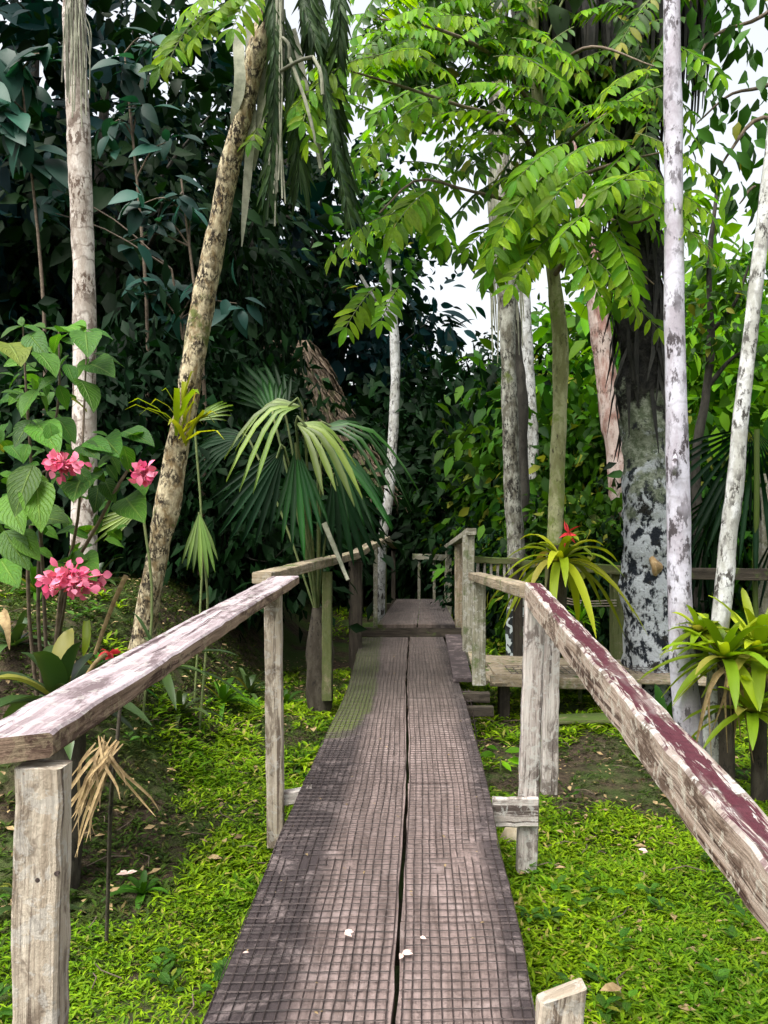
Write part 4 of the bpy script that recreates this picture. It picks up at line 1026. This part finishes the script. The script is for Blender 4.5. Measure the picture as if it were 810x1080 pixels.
brom(t, b + [0, 0, -.1], 18, .5, .05, M['bromdark'], 42, (.1, 1.3), arch=.45)
mb = MB(); r = rs(3); fc = P(115, 688, 3.9)
mb.leaves(LEAF_MID, np.repeat(fc[None], 7, 0), r.normal(size=(7, 3)), r.normal(size=(7, 3)), .06); mb.tube([fc, fc - [0, 0, .25]], .006, 5)
tag(mb.build('red_bud', M['red'], None, fc), 'single red bud low behind the left rail by the leaning trunk', 'flower')

# low plants on the shaded left bank
r = rs(88)
for k, (px, py, Y, n, L, w, mt, lab) in enumerate([
    (15, 655, 4.9, 14, .42, .06, 'bromdark', 'dark strap-leaved plant at the left edge beside the lowest pink flowers'),
    (110, 640, 5.2, 16, .4, .05, 'mid', 'low green strap-leaved plant between the pink flowers and the leaning trunk'),
    (190, 660, 5.9, 16, .4, .045, 'bromdark', 'dark tufted plant just right of the leaning trunk foot'),
    (235, 640, 6.8, 18, .45, .05, 'mid', 'green tufted plant under the hanging pale fan leaf'),
    (262, 655, 7.8, 16, .5, .06, 'bromdark', 'dark tufted plant behind the end of the near left rail'),
    (40, 600, 6.4, 18, .5, .06, 'mid', 'green strap-leaved plant on the bank behind the pink-flowered shrub'),
    (100, 590, 7.6, 18, .5, .06, 'bromdark', 'dark plant at the foot of the whitish palm trunk'),
    (300, 670, 7.6, 14, .35, .05, 'mid', 'small green plant left of the fan palm stem'),
    (30, 800, 3.4, 14, .3, .05, 'bromdark', 'dark plant in the soil under the near end of the left rail'),
    (150, 790, 3.6, 12, .2, .035, 'mid', 'small green tuft beside the dead straw-coloured leaf bundle')]):
    gp = ground_at(px, Y); t = thing('low_plant', lab, 'plant', gp, 'low plants on the left bank')
    brom(t, gp + [0, 0, .02], n, L, w, M[mt], 300 + k, (.25, 1.4), arch=.55)

# dead leaf bundle behind the near rail
b = P(122, 782, 2.9); t = thing('dead_bromeliad', 'hanging bundle of dead straw-coloured leaves behind the left rail', 'dead plant', ground_at(122, 2.9))
mb = MB(); r = rs(14)
for k in range(22):
    e = [(78, 905), (72, 860), (85, 880), (95, 855), (70, 840), (168, 868), (100, 890), (90, 830), (78, 870), (130, 840)][k % 10]
    c = P(112 + r.normal() * 8, 783 + r.normal() * 4, 2.9); en = P(e[0] + r.normal() * 6, e[1] + r.normal() * 10, 2.8 + r.normal() * .05)
    mb.strap(smooth_path([c, c * .6 + en * .4 + [(r.rand() - .5) * .07, -.03, .035 * r.rand()], c * .25 + en * .75 + r.normal(size=3) * .012, en], 8), np.array([.4, .8, 1, 1, .9, .7, .4, .1]) * (.005 + .011 * r.rand()), up=(0, -1, .3), fold=.2)
mb.build('dead_leaf', M['dry'], t)
mb = MB(); mb.tube(smooth_path([ground_at(112, 3.2) - [0, 0, .05], P(116, 860, 3.05), P(122, 800, 2.92), P(127, 745, 2.92)], 10), .009, 6, .3, 2); mb.build('stem', M['stump'], t)

# ------------------------------------------------------------------ flowering shrub
b = ground_at(60, 4.3)
ms = thing('flowering_shrub', 'leafy shrub with pink flower clusters at the left edge of the picture', 'shrub', b)
LV = [ # base px, tip px, Y, scale
 (24,344,-6,352,3.7),(24,344,20,330,3.8),(24,344,52,350,3.6),(30,345,48,338,3.8),(62,350,40,340,3.7),(62,350,95,346,3.6),(62,352,52,372,3.6),(90,348,124,352,3.6),(90,348,78,338,3.7),(90,350,92,366,3.5),(70,345,88,342,3.8),
 (30,352,48,372,3.6),(8,362,24,372,3.6),(-2,368,10,378,3.6),(40,372,64,390,3.5),(98,373,139,382,3.6),(92,384,118,384,3.6),(44,398,52,418,3.5),(60,398,36,408,3.5),(70,384,82,405,3.5),(94,378,76,398,3.6),(84,400,107,430,3.5),
 (62,406,74,436,3.5),(40,410,14,438,3.5),(30,415,12,420,3.6),(34,443,10,470,3.5),(52,446,58,478,3.4),(38,446,62,468,3.5),(60,440,82,464,3.6),(10,470,26,482,3.5),(30,468,22,490,3.4),(60,462,50,480,3.6),
 (82,475,60,492,3.6),(84,470,104,478,3.5),(84,478,98,498,3.4),(90,466,118,470,3.5),(110,462,122,474,3.6),(100,470,130,480,3.5),(80,496,62,526,3.4),(82,494,100,515,3.4),(100,492,112,512,3.5),(90,500,72,510,3.6),(112,490,128,510,3.6),(130,470,142,505,3.4),(120,480,98,490,3.6),(110,505,120,530,3.6),(104,512,100,540,3.7),(126,510,112,528,3.6),(140,505,156,515,3.7),(132,525,146,540,3.7),(118,528,106,548,3.7),
 (35,490,8,545,3.3),(30,500,62,535,3.3),(38,505,42,560,3.3),(10,520,18,560,3.5),(30,548,70,538,3.5),(20,560,40,590,3.5),(0,545,20,550,3.6),(4,560,30,600,3.5),(70,596,86,582,3.5),(72,596,58,606,3.5),(76,594,96,596,3.5),(72,592,66,578,3.6),(0,590,14,610,3.8),(130,455,165,462,4.0),(150,460,130,452,4.0)]
mb = MB(); mo = MB(); r = rs(21)
for k, (x0, y0, x1, y1, Y) in enumerate(LV):
    a = P(x0, y0, Y); c = P(x1, y1, Y - .1 + .12 * r.normal()); L = np.linalg.norm(c - a) * 1.12
    (mb if not 51 <= k <= 58 else mo).leaves(LEAF_BIG, [a], [c - a], [np.array([0.25 * r.normal(), -.85, .75]) if k > 22 else np.array([.3 * r.normal(), -.35, 1.])], [L * .76], [max(L * .7, .06)])
for k in range(190):   # inner leaves
    x = -40 + r.rand() * 165; y = 350 + r.rand() * 230
    if x > 75 and y < 460: continue
    a = P(x, y, 3.75 + .6 * r.rand()); mb.leaves(LEAF_BIG, [a], [(r.normal(), r.normal() * .6, -.3 + .5 * r.normal())], [(r.normal() * .4, -.5, .8)], [.07 + .06 * r.rand()])
mb.build('foliage', M['fresh'], ms); mo.build('foliage', M['fresh'], ms)
mb = MB()
for q in [[(30, 640, 4.1), (34, 520, 3.9), (28, 420, 3.7), (24, 345, 3.7)], [(40, 640, 4.1), (50, 500, 3.8), (62, 420, 3.7), (62, 350, 3.7)], [(60, 660, 4.1), (80, 560, 3.7), (86, 490, 3.5), (92, 350, 3.6)], [(62, 650, 4.1), (110, 540, 3.6), (140, 490, 3.5), (152, 498, 3.4)], [(45, 600, 4), (40, 510, 3.6), (66, 490, 3.4)], [(60, 700, 4.1), (68, 640, 3.7), (74, 600, 3.5)]]:
    g0 = ground_at(55 + (q[0][0] - 45) * .3, 4.3)
    mb.tube(smooth_path([g0 - [0, 0, .05]] + [P(*k) for k in q], 14), np.linspace(.013, .004, 14), 6, .1)
mb.build('stem', M['twig'], ms)
for k, (px, py, Y, sx, sy, n) in enumerate([(66, 490, 3.3, 16, 10, 60), (152, 500, 3.3, 8, 10, 34), (74, 612, 3.25, 25, 15, 120)]):
    mb = MB(); c = P(px, py, Y)
    off = r.normal(size=(n, 3)) * [.5, .4, .5] * np.array([sx, sx, sy]) * Y / F
    mb.leaves(PETAL, c + off, nrm(off + r.normal(size=(n, 3)) * .04), np.array([0, -1, .4]) + r.normal(size=(n, 3)) * .5, .036 * (.7 + .7 * r.rand(n)), .034 * (.8 + .5 * r.rand(n)))
    for i_ in range(n): mb.tube([c + [0, .02, -.01], c + off[i_] * .5, c + off[i_]], .003, 4)
    mb.build('flower_cluster', M['pink'], ms)

# ------------------------------------------------------------------ ground cover and litter
def inside_deck(x, y):
    return ((x > dL(y) - .02) & (x < dR(y) + .02) & (y < 9.8)) | ((x > -.1) & (x < 1.05) & (y >= 9.7) & (y < 13.3))
def cover(mb, n, x0, x1, y0, y1, size, seed, thr=.0, hgt=.05):
    r = rs(seed); x = x0 + (x1 - x0) * r.rand(n); y = y0 + (y1 - y0) * r.rand(n)
    d = vn(x * 1.1 + 3, y * 1.1 + 7) * .6 + vn(x * 3.5, y * 3.5) * .4
    soil = np.exp(-((x - 1.5) / .65) ** 2 - ((y - 5.5) / .9) ** 2) * .6 + np.exp(-((x + 1.25) / .35) ** 2 - ((y - 3.75) / .5) ** 2) * .55 + np.exp(-((x - .62) / .12) ** 2 - ((y - 2.5) / .25) ** 2) * .9 + np.exp(-((x + 1.9) / .8) ** 2 - ((y - 4.2) / .8) ** 2) * .8 + .52 * sstep((-x - 1.1) / .8) * sstep((y - 3.8) / 1.0) + .25 * sstep((y - 6) / 2) * (x < 0) + .3 * np.exp(-((x + .95) / .3) ** 2 - ((y - 6.6) / .5) ** 2)
    keep = (d - soil + (r.rand(n) - .5) * .25 > thr) & ~inside_deck(x, y) & (np.abs(x) < .56 * y + .5)
    x, y, d = x[keep], y[keep], d[keep]; n = len(x)
    rep_ = 5; x = np.repeat(x, rep_); y = np.repeat(y, rep_); d = np.repeat(d, rep_); n = len(x)
    a = r.rand(n) * 6.28; el = .1 + 1.1 * r.rand(n)
    x = x + np.cos(a) * size * .25 * r.rand(n); y = y + np.sin(a) * size * .25 * r.rand(n)
    pos = np.stack([x, y, gz(x, y) + hgt * r.rand(n) * (.2 + d)], -1)
    X = np.stack([np.cos(a), np.sin(a), el], -1); Z = np.stack([-np.cos(a) * el, -np.sin(a) * el, np.ones(n)], -1) + r.normal(size=(n, 3)) * .25
    sc = size * (.5 + .9 * r.rand(n)) * (.7 + .6 * d); mb.leaves(GRASS_T, pos, X, Z, sc)
mb = MB()
cover(mb, 26000, -2.4, 2.4, 1.7, 3.6, .037, 1, .2, .03)
cover(mb, 19000, -3.2, 3.2, 3.5, 5.2, .048, 4, .2, .035)
cover(mb, 15000, -4.5, 4.5, 5.0, 9.5, .075, 2, .28, .05)
cover(mb, 9000, -8, 8, 9.3, 18, .13, 3, .36, .1)
r = rs(23); n = 420
x = -3 + 6.2 * r.rand(n); y = 1.9 + 5 * r.rand(n); k = ~inside_deck(x, y) & (np.abs(x) < .55 * y + .3) & (vn(x * 1.7 + 60, y * 1.7) > .5); x, y = x[k], y[k]
for xx, yy in zip(x, y):
    m_ = 4 + r.randint(5); a = r.rand(m_) * 6.28; h = .02 + .06 * r.rand(m_)
    mb.leaves(LEAF_MID, np.stack([xx + .01 * np.cos(a), yy + .01 * np.sin(a), float(gz(xx, yy)) + h], -1), np.stack([np.cos(a), np.sin(a), .25 + .4 * r.rand(m_)], -1), np.array([0, 0, 1.]) + .2 * r.normal(size=(m_, 3)), .035 + .045 * r.rand(m_), m=1)
tag(mb.build('ground_cover', [M['grass'], M['fresh']]), 'low bright green leafy ground cover on both sides of the boardwalk', None, None, 'stuff')
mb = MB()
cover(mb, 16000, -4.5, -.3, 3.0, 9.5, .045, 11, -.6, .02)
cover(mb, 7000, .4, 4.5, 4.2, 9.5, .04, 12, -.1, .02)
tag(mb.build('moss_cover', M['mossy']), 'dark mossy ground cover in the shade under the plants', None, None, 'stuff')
mb = MB(); r = rs(55); n = 5200
x = -3.5 + 7 * r.rand(n); y = 2 + 8 * r.rand(n); k = ~inside_deck(x, y) & (np.abs(x) < .56 * y + .4) & (vn(x * 1.3 + 20, y * 1.3) > .35); x, y = x[k], y[k]; n = len(x)
a = r.rand(n) * 6.28
mb.leaves(LEAF_LOW, np.stack([x, y, gz(x, y) + .02 + .02 * r.rand(n)], -1), np.stack([np.cos(a), np.sin(a), .1 * r.normal(size=n)], -1), np.array([0, 0, 1.]) + r.normal(size=(n, 3)) * .3, .025 + .05 * r.rand(n) ** 2)
n = 90; y = 1.9 + 6.5 * r.rand(n) ** 1.5; x = dL(y) + (dR(y) - dL(y)) * (.03 + .94 * r.rand(n)); a = r.rand(n) * 6.28
mb.leaves(LEAF_LOW, np.stack([x, y, DZ + .016 + .004 * r.rand(n)], -1), np.stack([np.cos(a), np.sin(a), .15 * r.normal(size=n)], -1), np.array([0, 0, 1.]) + r.normal(size=(n, 3)) * .3, .008 + .02 * r.rand(n) ** 2)
for _ in range(130):
    xx = -2.6 + 5.2 * r.rand(); yy = 2 + 5 * r.rand()
    if inside_deck(np.array(xx), np.array(yy)): continue
    a = r.rand() * 6.28; L = .06 + .16 * r.rand(); z = float(gz(xx, yy)) + .03
    mb.tube([(xx, yy, z), (xx + L * .5 * math.cos(a), yy + L * .5 * math.sin(a), z + .015), (xx + L * math.cos(a + .3), yy + L * math.sin(a + .3), z + .005)], .003, 4, m=1)
tag(mb.build('leaf_litter', [M['dry'], M['twig']]), 'small brown leaf litter scattered through the ground cover', None, None, 'stuff')

def fallen(px, py, z, mat, size, label, seed, name='fallen_leaf', cat='leaf', tm=LEAF_MID, n=1):
    Y = (CZ - z) * F / (py - HY); r = rs(seed); p = P(px, py, Y); mb = MB()
    for _ in range(n):
        a = r.rand() * 6.28; mb.leaves(tm, [p], [(math.cos(a), math.sin(a), .25)], [(r.normal() * .3, -.3, 1)], [size])
    tag(mb.build(name, mat, None, p), label, cat)
fallen(134, 922, .06, M['cream'], .05, 'pale pink fallen flower on the grass left of the boardwalk', 1, 'fallen_flower', 'flower', n=4)
fallen(683, 898, .06, M['cream'], .045, 'pale pink fallen flower on the grass below the maroon rail', 2, 'fallen_flower', 'flower', n=4)
fallen(656, 1042, .06, M['dry'], .09, 'curled brown leaf on the grass at lower right', 3)
fallen(218, 905, .06, M['dry'], .08, 'tan dry leaf on the grass beside the left edge of the boardwalk', 4)
fallen(130, 940, .05, M['dry'], .07, 'yellowish dry leaf on the grass under the pink fallen flower', 14)
fallen(600, 950, .06, M['sunny'], .08, 'pale green fallen leaf on the grass right of the boardwalk', 5)
fallen(363, 985, DZ + .02, M['cream'], .035, 'pale crumpled petal on the left boards', 6, 'fallen_petal', 'petal', n=3)
fallen(424, 1006, DZ + .02, M['cream'], .035, 'pale crumpled petal right of the dark centre gap', 7, 'fallen_petal', 'petal', n=3)
fallen(443, 988, DZ + .02, M['cream'], .026, 'small round pale petal on the right boards', 8, 'fallen_petal', 'petal')
fallen(256, 1005, DZ + .02, M['cream'], .02, 'tiny white petal near the left edge of the boards', 9, 'fallen_petal', 'petal')
fallen(330, 768, DZ + .02, M['dry'], .1, 'pale dry leaf on the left edge of the boardwalk', 10)
mb = MB(); p = P(540, 882, 4.35)
mb.tube([p + [-.05, 0, -.09], p + [-.03, 0, -.03], p + [0, 0, .03], p + [.02, 0, .06]], [.03, .06, .055, .015], 9, .3, 3); tag(mb.build('stone', M['stone'], None, p), 'yellowish stone propping the bracket below the white post', 'stone')
mb = MB(); p = ground_at(605, 6.6); mb.plank(p + [-.3, .1, .04], p + [.45, .0, .08], .22, .04, seed=77, seg=8); tag(mb.build('loose_board', M['w_moss'], None, p), 'mossy loose board lying on the soil under the side boardwalk', 'board')

# ------------------------------------------------------------------ thatched hut
hb = np.array([-2.1, 16., 0.4]); ht = thing('thatched_hut', 'brown thatched hut mostly hidden behind the fan palm', 'hut', hb)
def thatch(mb, a, b_, c, d, n, seed, mi=0, L=.55):
    """strands over the quad a-b (eave) c-d (ridge)"""
    r = rs(seed); a, b_, c, d = [np.array(q, float) for q in (a, b_, c, d)]
    u = r.rand(n); v = r.rand(n)
    eave = a + (b_ - a) * u[:, None]; rid = d + (c - d) * u[:, None]; p = eave + (rid - eave) * v[:, None]
    dn = nrm(eave - rid); nm = nrm(np.cross(b_ - a, d - a))
    if nm[2] < 0: nm = -nm
    mb.leaves(LEAF_LOW, p + nm * (.02 + .05 * r.rand(n))[:, None], dn + r.normal(size=(n, 3)) * .12 + nm * .08, nm + r.normal(size=(n, 3)) * .25, L * (.6 + .7 * r.rand(n)), .12 * np.ones(n), mi)
    mb.add([a, b_, c, d], [(0, 1, 2, 3)], None, None, mi)
E = dict(x0=-4.2, x1=.02, y0=14.0, y1=18.0, z=2.45, r0=-2.9, r1=-1.6, ry=16., rz=5.6)
c00 = (E['x0'], E['y0'], E['z']); c10 = (E['x1'], E['y0'], E['z']); c11 = (E['x1'], E['y1'], E['z']); c01 = (E['x0'], E['y1'], E['z']); R0 = (E['r0'], E['ry'], E['rz']); R1 = (E['r1'], E['ry'], E['rz'])
for k, (q, n) in enumerate([((c00, c10, R1, R0), 2200), ((c10, c11, R1, R1), 1100), ((c11, c01, R0, R1), 300), ((c01, c00, R0, R0), 300)]):
    mb = MB(); thatch(mb, *q, n, 30 + k)
    if k == 0: thatch(mb, (-3, 13.98, 2.5), (-.1, 13.98, 2.5), (-1.5, 15.9, 5.4), (-3, 15.9, 5.4), 500, 60, 1)
    mb.build('roof', [M['thatch'], M['thatchmoss']], ht)
for x, y in ((-4.2, 14.4), (-.45, 14.4), (-.45, 17.6), (-4.2, 17.6), (-2.3, 14.4)):
    mb = MB(); mb.tube([(x, y, .0), (x, y, 2.6)], .07, 8, .1); mb.build('post', M['w_dark'], ht)
mb = MB()
for x in np.arange(-4.2, -.5, .17): mb.plank((x, 17.4, .3), (x, 17.4, 2.6), .13, .03, up=(0, 1, 0), seg=3, seed=int(x * 10) + 99)
mb.build('wall', M['w_dark'], ht, smooth=False)

# ------------------------------------------------------------------ saplings with larger leaves before the dark wall
for k, (pts, Y, L, lab) in enumerate([
    ([(20, 90), (12, 125), (30, 160), (5, 60), (50, 60), (-10, 110)], 9.2, .55, 'sapling with large blue-green drooping leaves at the upper left edge'),
    ([(130, 70), (118, 130), (160, 45), (150, 110), (175, 150)], 9.6, .4, 'sapling with blue-green leaves between the whitish and leaning trunks, upper'),
    ([(190, 205), (150, 215), (165, 235), (135, 255), (200, 230)], 9.0, .34, 'sapling with mid green leaves just left of the leaning trunk, lower'),
    ([(180, 300), (150, 310), (215, 310), (250, 320), (195, 335), (60, 200), (40, 220)], 9.4, .36, 'low green-leaved sapling behind the leaning trunk at half height')]):
    g0 = ground_at(pts[0][0] + 20, Y); t = thing('sapling', lab, 'sapling', g0); r = rs(200 + k)
    st = MB(); fo = MB(); top = P(*pts[0], Y); ax = smooth_path([g0, (g0 + top) / 2 + [.15, .1, 0], top + [0, .05, .2]], 14); st.tube(ax, np.linspace(.035, .012, 14), 6, .1, k)
    for q, (px, py) in enumerate(pts):
        c = P(px, py, Y - .2 + .4 * r.rand()); j = int(np.argmin(np.abs(ax[:, 2] - c[2] + .2))); st.tube(smooth_path([ax[j], (ax[j] + c) / 2 + [0, 0, .12], c], 7), np.linspace(.012, .005, 7), 5)
        for i in range(9):
            d = np.array([r.normal() * .8, -.3 + .4 * r.normal(), -.35 + .5 * r.normal()]); fo.leaves(LEAF_WALL, [c + r.normal(size=3) * .08], [d], [(r.normal() * .4, -.6, .8)], [L * (.55 + .6 * r.rand())])
    st.build('stem', M['twig'], t); fo.build('foliage', M['tealmid'], t)

# ------------------------------------------------------------------ background forest
def proto_tree(name, mb, cents, mat, H, seed, tr='bark_dark', r0=.16, lab='', cat='tree'):
    t = thing(name, lab, cat, (0, 0, 0)); o = mb.build('crown', mat, t); o.location = (0, 0, H)
    tb = MB(); tb.tube(smooth_path([(0, 0, -.3), (.1, .05, H * .4), (-.05, .1, H), (0, 0, H * 1.35)], 14), np.linspace(r0, r0 * .35, 14), 9, .15, seed)
    idx = rs(seed).permutation(len(cents))[:14]
    limbs(tb, np.array([0, 0, H * .75]), [cents[i] + [0, 0, H] for i in idx], r0 * .35, seed)
    tb.build('trunk', M[tr], t); return t
mbA, cA = crown(2.6, 4.6, 250, 13, .24, 1, LEAF_WALL, .3, .32, tail=2.4, thin=.34); mbB, cB = crown(2.4, 4.2, 330, 15, .22, 2, LEAF_MID, .3, .34, tail=1.6, thin=.36); mbC, cC = crown(2.2, 3.4, 230, 15, .19, 3, LEAF_MID, .3, .34, tail=1.2, thin=.75)
mbS, cS = crown(1.15, 1.0, 240, 14, .17, 4, LEAF_LOW, .25, .25); mbS2, cS2 = crown(1.1, 1.3, 200, 14, .2, 5, LEAF_MID, .25, .25)
H_A = 6.2
protos = {
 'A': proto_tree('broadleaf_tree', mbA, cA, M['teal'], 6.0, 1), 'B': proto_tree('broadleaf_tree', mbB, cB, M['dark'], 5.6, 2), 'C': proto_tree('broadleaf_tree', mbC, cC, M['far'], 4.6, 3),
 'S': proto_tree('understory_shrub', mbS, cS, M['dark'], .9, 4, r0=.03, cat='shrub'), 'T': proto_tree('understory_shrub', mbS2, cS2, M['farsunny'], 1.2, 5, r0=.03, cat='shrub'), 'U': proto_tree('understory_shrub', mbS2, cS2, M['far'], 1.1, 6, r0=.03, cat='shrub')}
used = {}
def plant(kind, px, Y, sc, label, rz, group, dz=0.):
    x = (px - 405) / F * Y; z = float(gz(x, Y)) + dz
    if kind not in used:
        t = protos[kind]; used[kind] = 1
        t.location = (x, Y, z); t.rotation_euler = (0, 0, rz); t.scale = (sc,) * 3 if np.isscalar(sc) else sc; t['label'] = label; t['group'] = group; return t
    return copy_tree(protos[kind], (x, Y, z), rz, sc, label, group)
FG = 'trees of the dark forest behind the clearing'
TREES = [('A', -60, 12.5, 1.15, 'dark big-leaved tree filling the top left corner'), ('A', 40, 14.5, 1.25, 'dark tree behind the straight whitish palm trunk'), ('B', 112, 12.8, 1.05, 'dark tree between the whitish palm trunk and the leaning trunk'),
 ('A', 172, 18.5, 1.3, 'teal-leaved tree behind the lower half of the leaning trunk'), ('B', 225, 20.5, 1.35, 'dark small-leaved tree behind the upper leaning trunk'), ('B', 300, 19.5, 1.3, 'dark tree rising behind the thatched hut roof'), ('A', 350, 20.5, 1.1, 'dark tree behind the slender white-barked tree, left of its fork'),
 ('B', 385, 22, .95, 'dense dark tree at the end of the boardwalk'), ('B', 455, 19, .62, 'lower dark tree directly beyond the far end of the path, under the sky gap'), ('B', 530, 21, .7, 'dark tree behind the grey lichened trunk'),
 ('C', 605, 18, .8, 'green tree behind the mossy trunk with the bromeliad'), ('C', 655, 18, 1.1, 'green tree behind the reddish peeling trunk'), ('C', 735, 17, .68, 'light green tree between the two white trunks, low against the sky'), ('C', 815, 15, .66, 'light green tree at the right edge behind the dark fan palm'),
 ('B', 90, 21, 1.2, 'tall dark tree furthest back on the left')]
TREES.append(('B', 266, 13.4, (.36, .36, .8), 'slim dark tree in front of the thatched hut, left of its visible roof'))
r = rs(91)
for k, px, Y, sc, lab in TREES: plant(k, px, Y, sc, lab, r.rand() * 6.28, FG)
SHR = [('S', 222, 12.6, .8), ('S', 262, 13.2, .75), ('S', 20, 9.5, 1.2), ('S', 60, 11, 1.3), ('S', 130, 9.5, 1.2), ('S', 180, 10.5, 1.4), ('S', 240, 9.2, 1.1), ('S', 265, 11, 1.3), ('S', 430, 17.6, 1.6), ('S', 460, 18, 1.9), ('S', 500, 15, 1.5), ('S', 520, 17, 2.0), ('S', 480, 18.5, 2.3), ('S', 400, 18.5, 2.), 
  ('U', 560, 14, 1.3), ('U', 590, 12.5, 1.2), ('U', 620, 14, 1.6), ('U', 650, 12.5, 1.1), ('S', 560, 16, 1.7), ('U', 615, 17, 1.9), ('T', 735, 13, 1.6), ('T', 765, 15, 2.0), ('T', 800, 13, 1.7), ('U', 700, 12, 1.2), ('U', 780, 10.5, 1.1), ('S', 740, 10.5, 1.), ('S', 545, 11.6, .8), ('U', 600, 10.4, .8), ('S', 640, 10.2, .8), ('T', 840, 11, 1.5), ('T', 700, 16, 2.2)]
names = {'S': 'dark leafy understory shrub', 'T': 'bright yellow-green shrub', 'U': 'mid green understory shrub'}
def where(px, Y):
    marks = [(20, 'at the far left edge'), (60, 'left of the whitish palm trunk'), (130, 'right of the whitish palm trunk'), (185, 'behind the leaning trunk'), (245, 'left of the fan palm'), (320, 'behind the fan palm'), (360, 'beside the slender white-barked tree'), (415, 'at the far end of the left railing'), (460, 'at the end of the path'), (500, 'right of the path end'), (540, 'behind the grey lichened trunk'), (590, 'behind the mossy trunk'), (625, 'below the reddish peeling trunk'), (655, 'left of the thick dark trunk'), (700, 'behind the thick dark trunk'), (740, 'right of the lavender-white trunk'), (775, 'behind the leaning pale trunk'), (830, 'at the right edge')]
    return min(marks, key=lambda m: abs(m[0] - px))[1]
seen = {}
for k, px, Y, sc in SHR:
    w = where(px, Y); base = names[k] + ' ' + w; c = seen.get(base, 0); seen[base] = c + 1
    plant(k, px, Y, (sc, sc, sc * (1.1 + .3 * r.rand() + (2.2 if 215 < px < 264 and Y > 12 else 0))), base + ('' if c == 0 else ', the one further back' if c == 1 else ', furthest back of three'), r.rand() * 6.28, 'shrubs under the trees')
# upper right shade branches
b = np.array([4.6, 6.8, 0.]); t = thing('broadleaf_tree', 'tree overhanging from beyond the right edge, its leaves hanging against the white sky', 'tree', b)
mb = MB(); mb.tube(smooth_path([b + [0, 0, -.2], b + [.1, 0, 3], b + [-.1, 0, 6.5], b + [-.3, 0, 8]], 14), np.linspace(.16, .06, 14), 9, .12); mb.build('trunk', M['bark_dark'], t)
mb = MB(); fo = MB(); r = rs(66)
for k, rows in enumerate([[(860, -10), (800, 20), (750, 40), (725, 90)], [(870, 60), (810, 90), (770, 100), (735, 130)], [(860, -60), (790, -20), (740, 0)], [(850, 130), (800, 125), (770, 160), (755, 185)], [(850, 200), (800, 195), (780, 215)], [(850, -80), (760, -60), (700, -30)]]):
    p = smooth_path([b + [-.1, 0, 5.5 + .3 * (k % 3)]] + [P(x, y, 6.6) for x, y in rows], 16); mb.tube(p, np.linspace(.03, .006, 16), 6, .1)
    for j in range(6, 16):
        for q in range(5 if k in (0, 2, 5) else 3):
            fo.leaves(LEAF_MID, [p[j] + r.normal(size=3) * .12], [(r.normal() * .6, r.normal() * .5, -1.0)], [(r.normal(), -1, .4)], [.13 + .08 * r.rand()])
mb.build('branch', M['twig'], t); fo.build('foliage', M['mid'], t)
# climbing big leaves at top centre
b = P(585, -60, 7.0); t = thing('climbing_plant', 'large grey-green heart-shaped leaves of a climber near the top of the mossy trunk', 'climber', b)
mb = MB()
for (x0, y0, x1, y1, L) in [(585, 5, 595, 38, .34), (600, 45, 582, 92, .42), (590, 50, 570, 80, .3), (605, -20, 610, 15, .3)]:
    a = P(x0, y0, 6.7); c = P(x1, y1, 6.6); mb.leaves(LEAF_BIG, [a], [c - a], [(.3, -1, .3)], [L], [L * 1.1])
mb.build('foliage', M['hang'], t)
mb = MB(); mb.tube(smooth_path([P(570, 60, 6.85), P(585, 20, 6.75), P(600, -20, 6.8), b], 8), .012, 6); mb.build('stem', M['stem'], t)
# sparse foliage of the thin white tree
mb = MB(); r = rs(44)
for k in range(70):
    p = P(402 + r.normal() * 22, 215 + r.normal() * 40, 11.1 + r.normal() * .4); mb.leaves(LEAF_MID, np.repeat(p[None], 5, 0) + r.normal(size=(5, 3)) * .1, r.normal(size=(5, 3)) + [0, 0, -.4], r.normal(size=(5, 3)) * .5 + [0, 0, 1], .22)
mb.build('crown', M['mid'], t3)
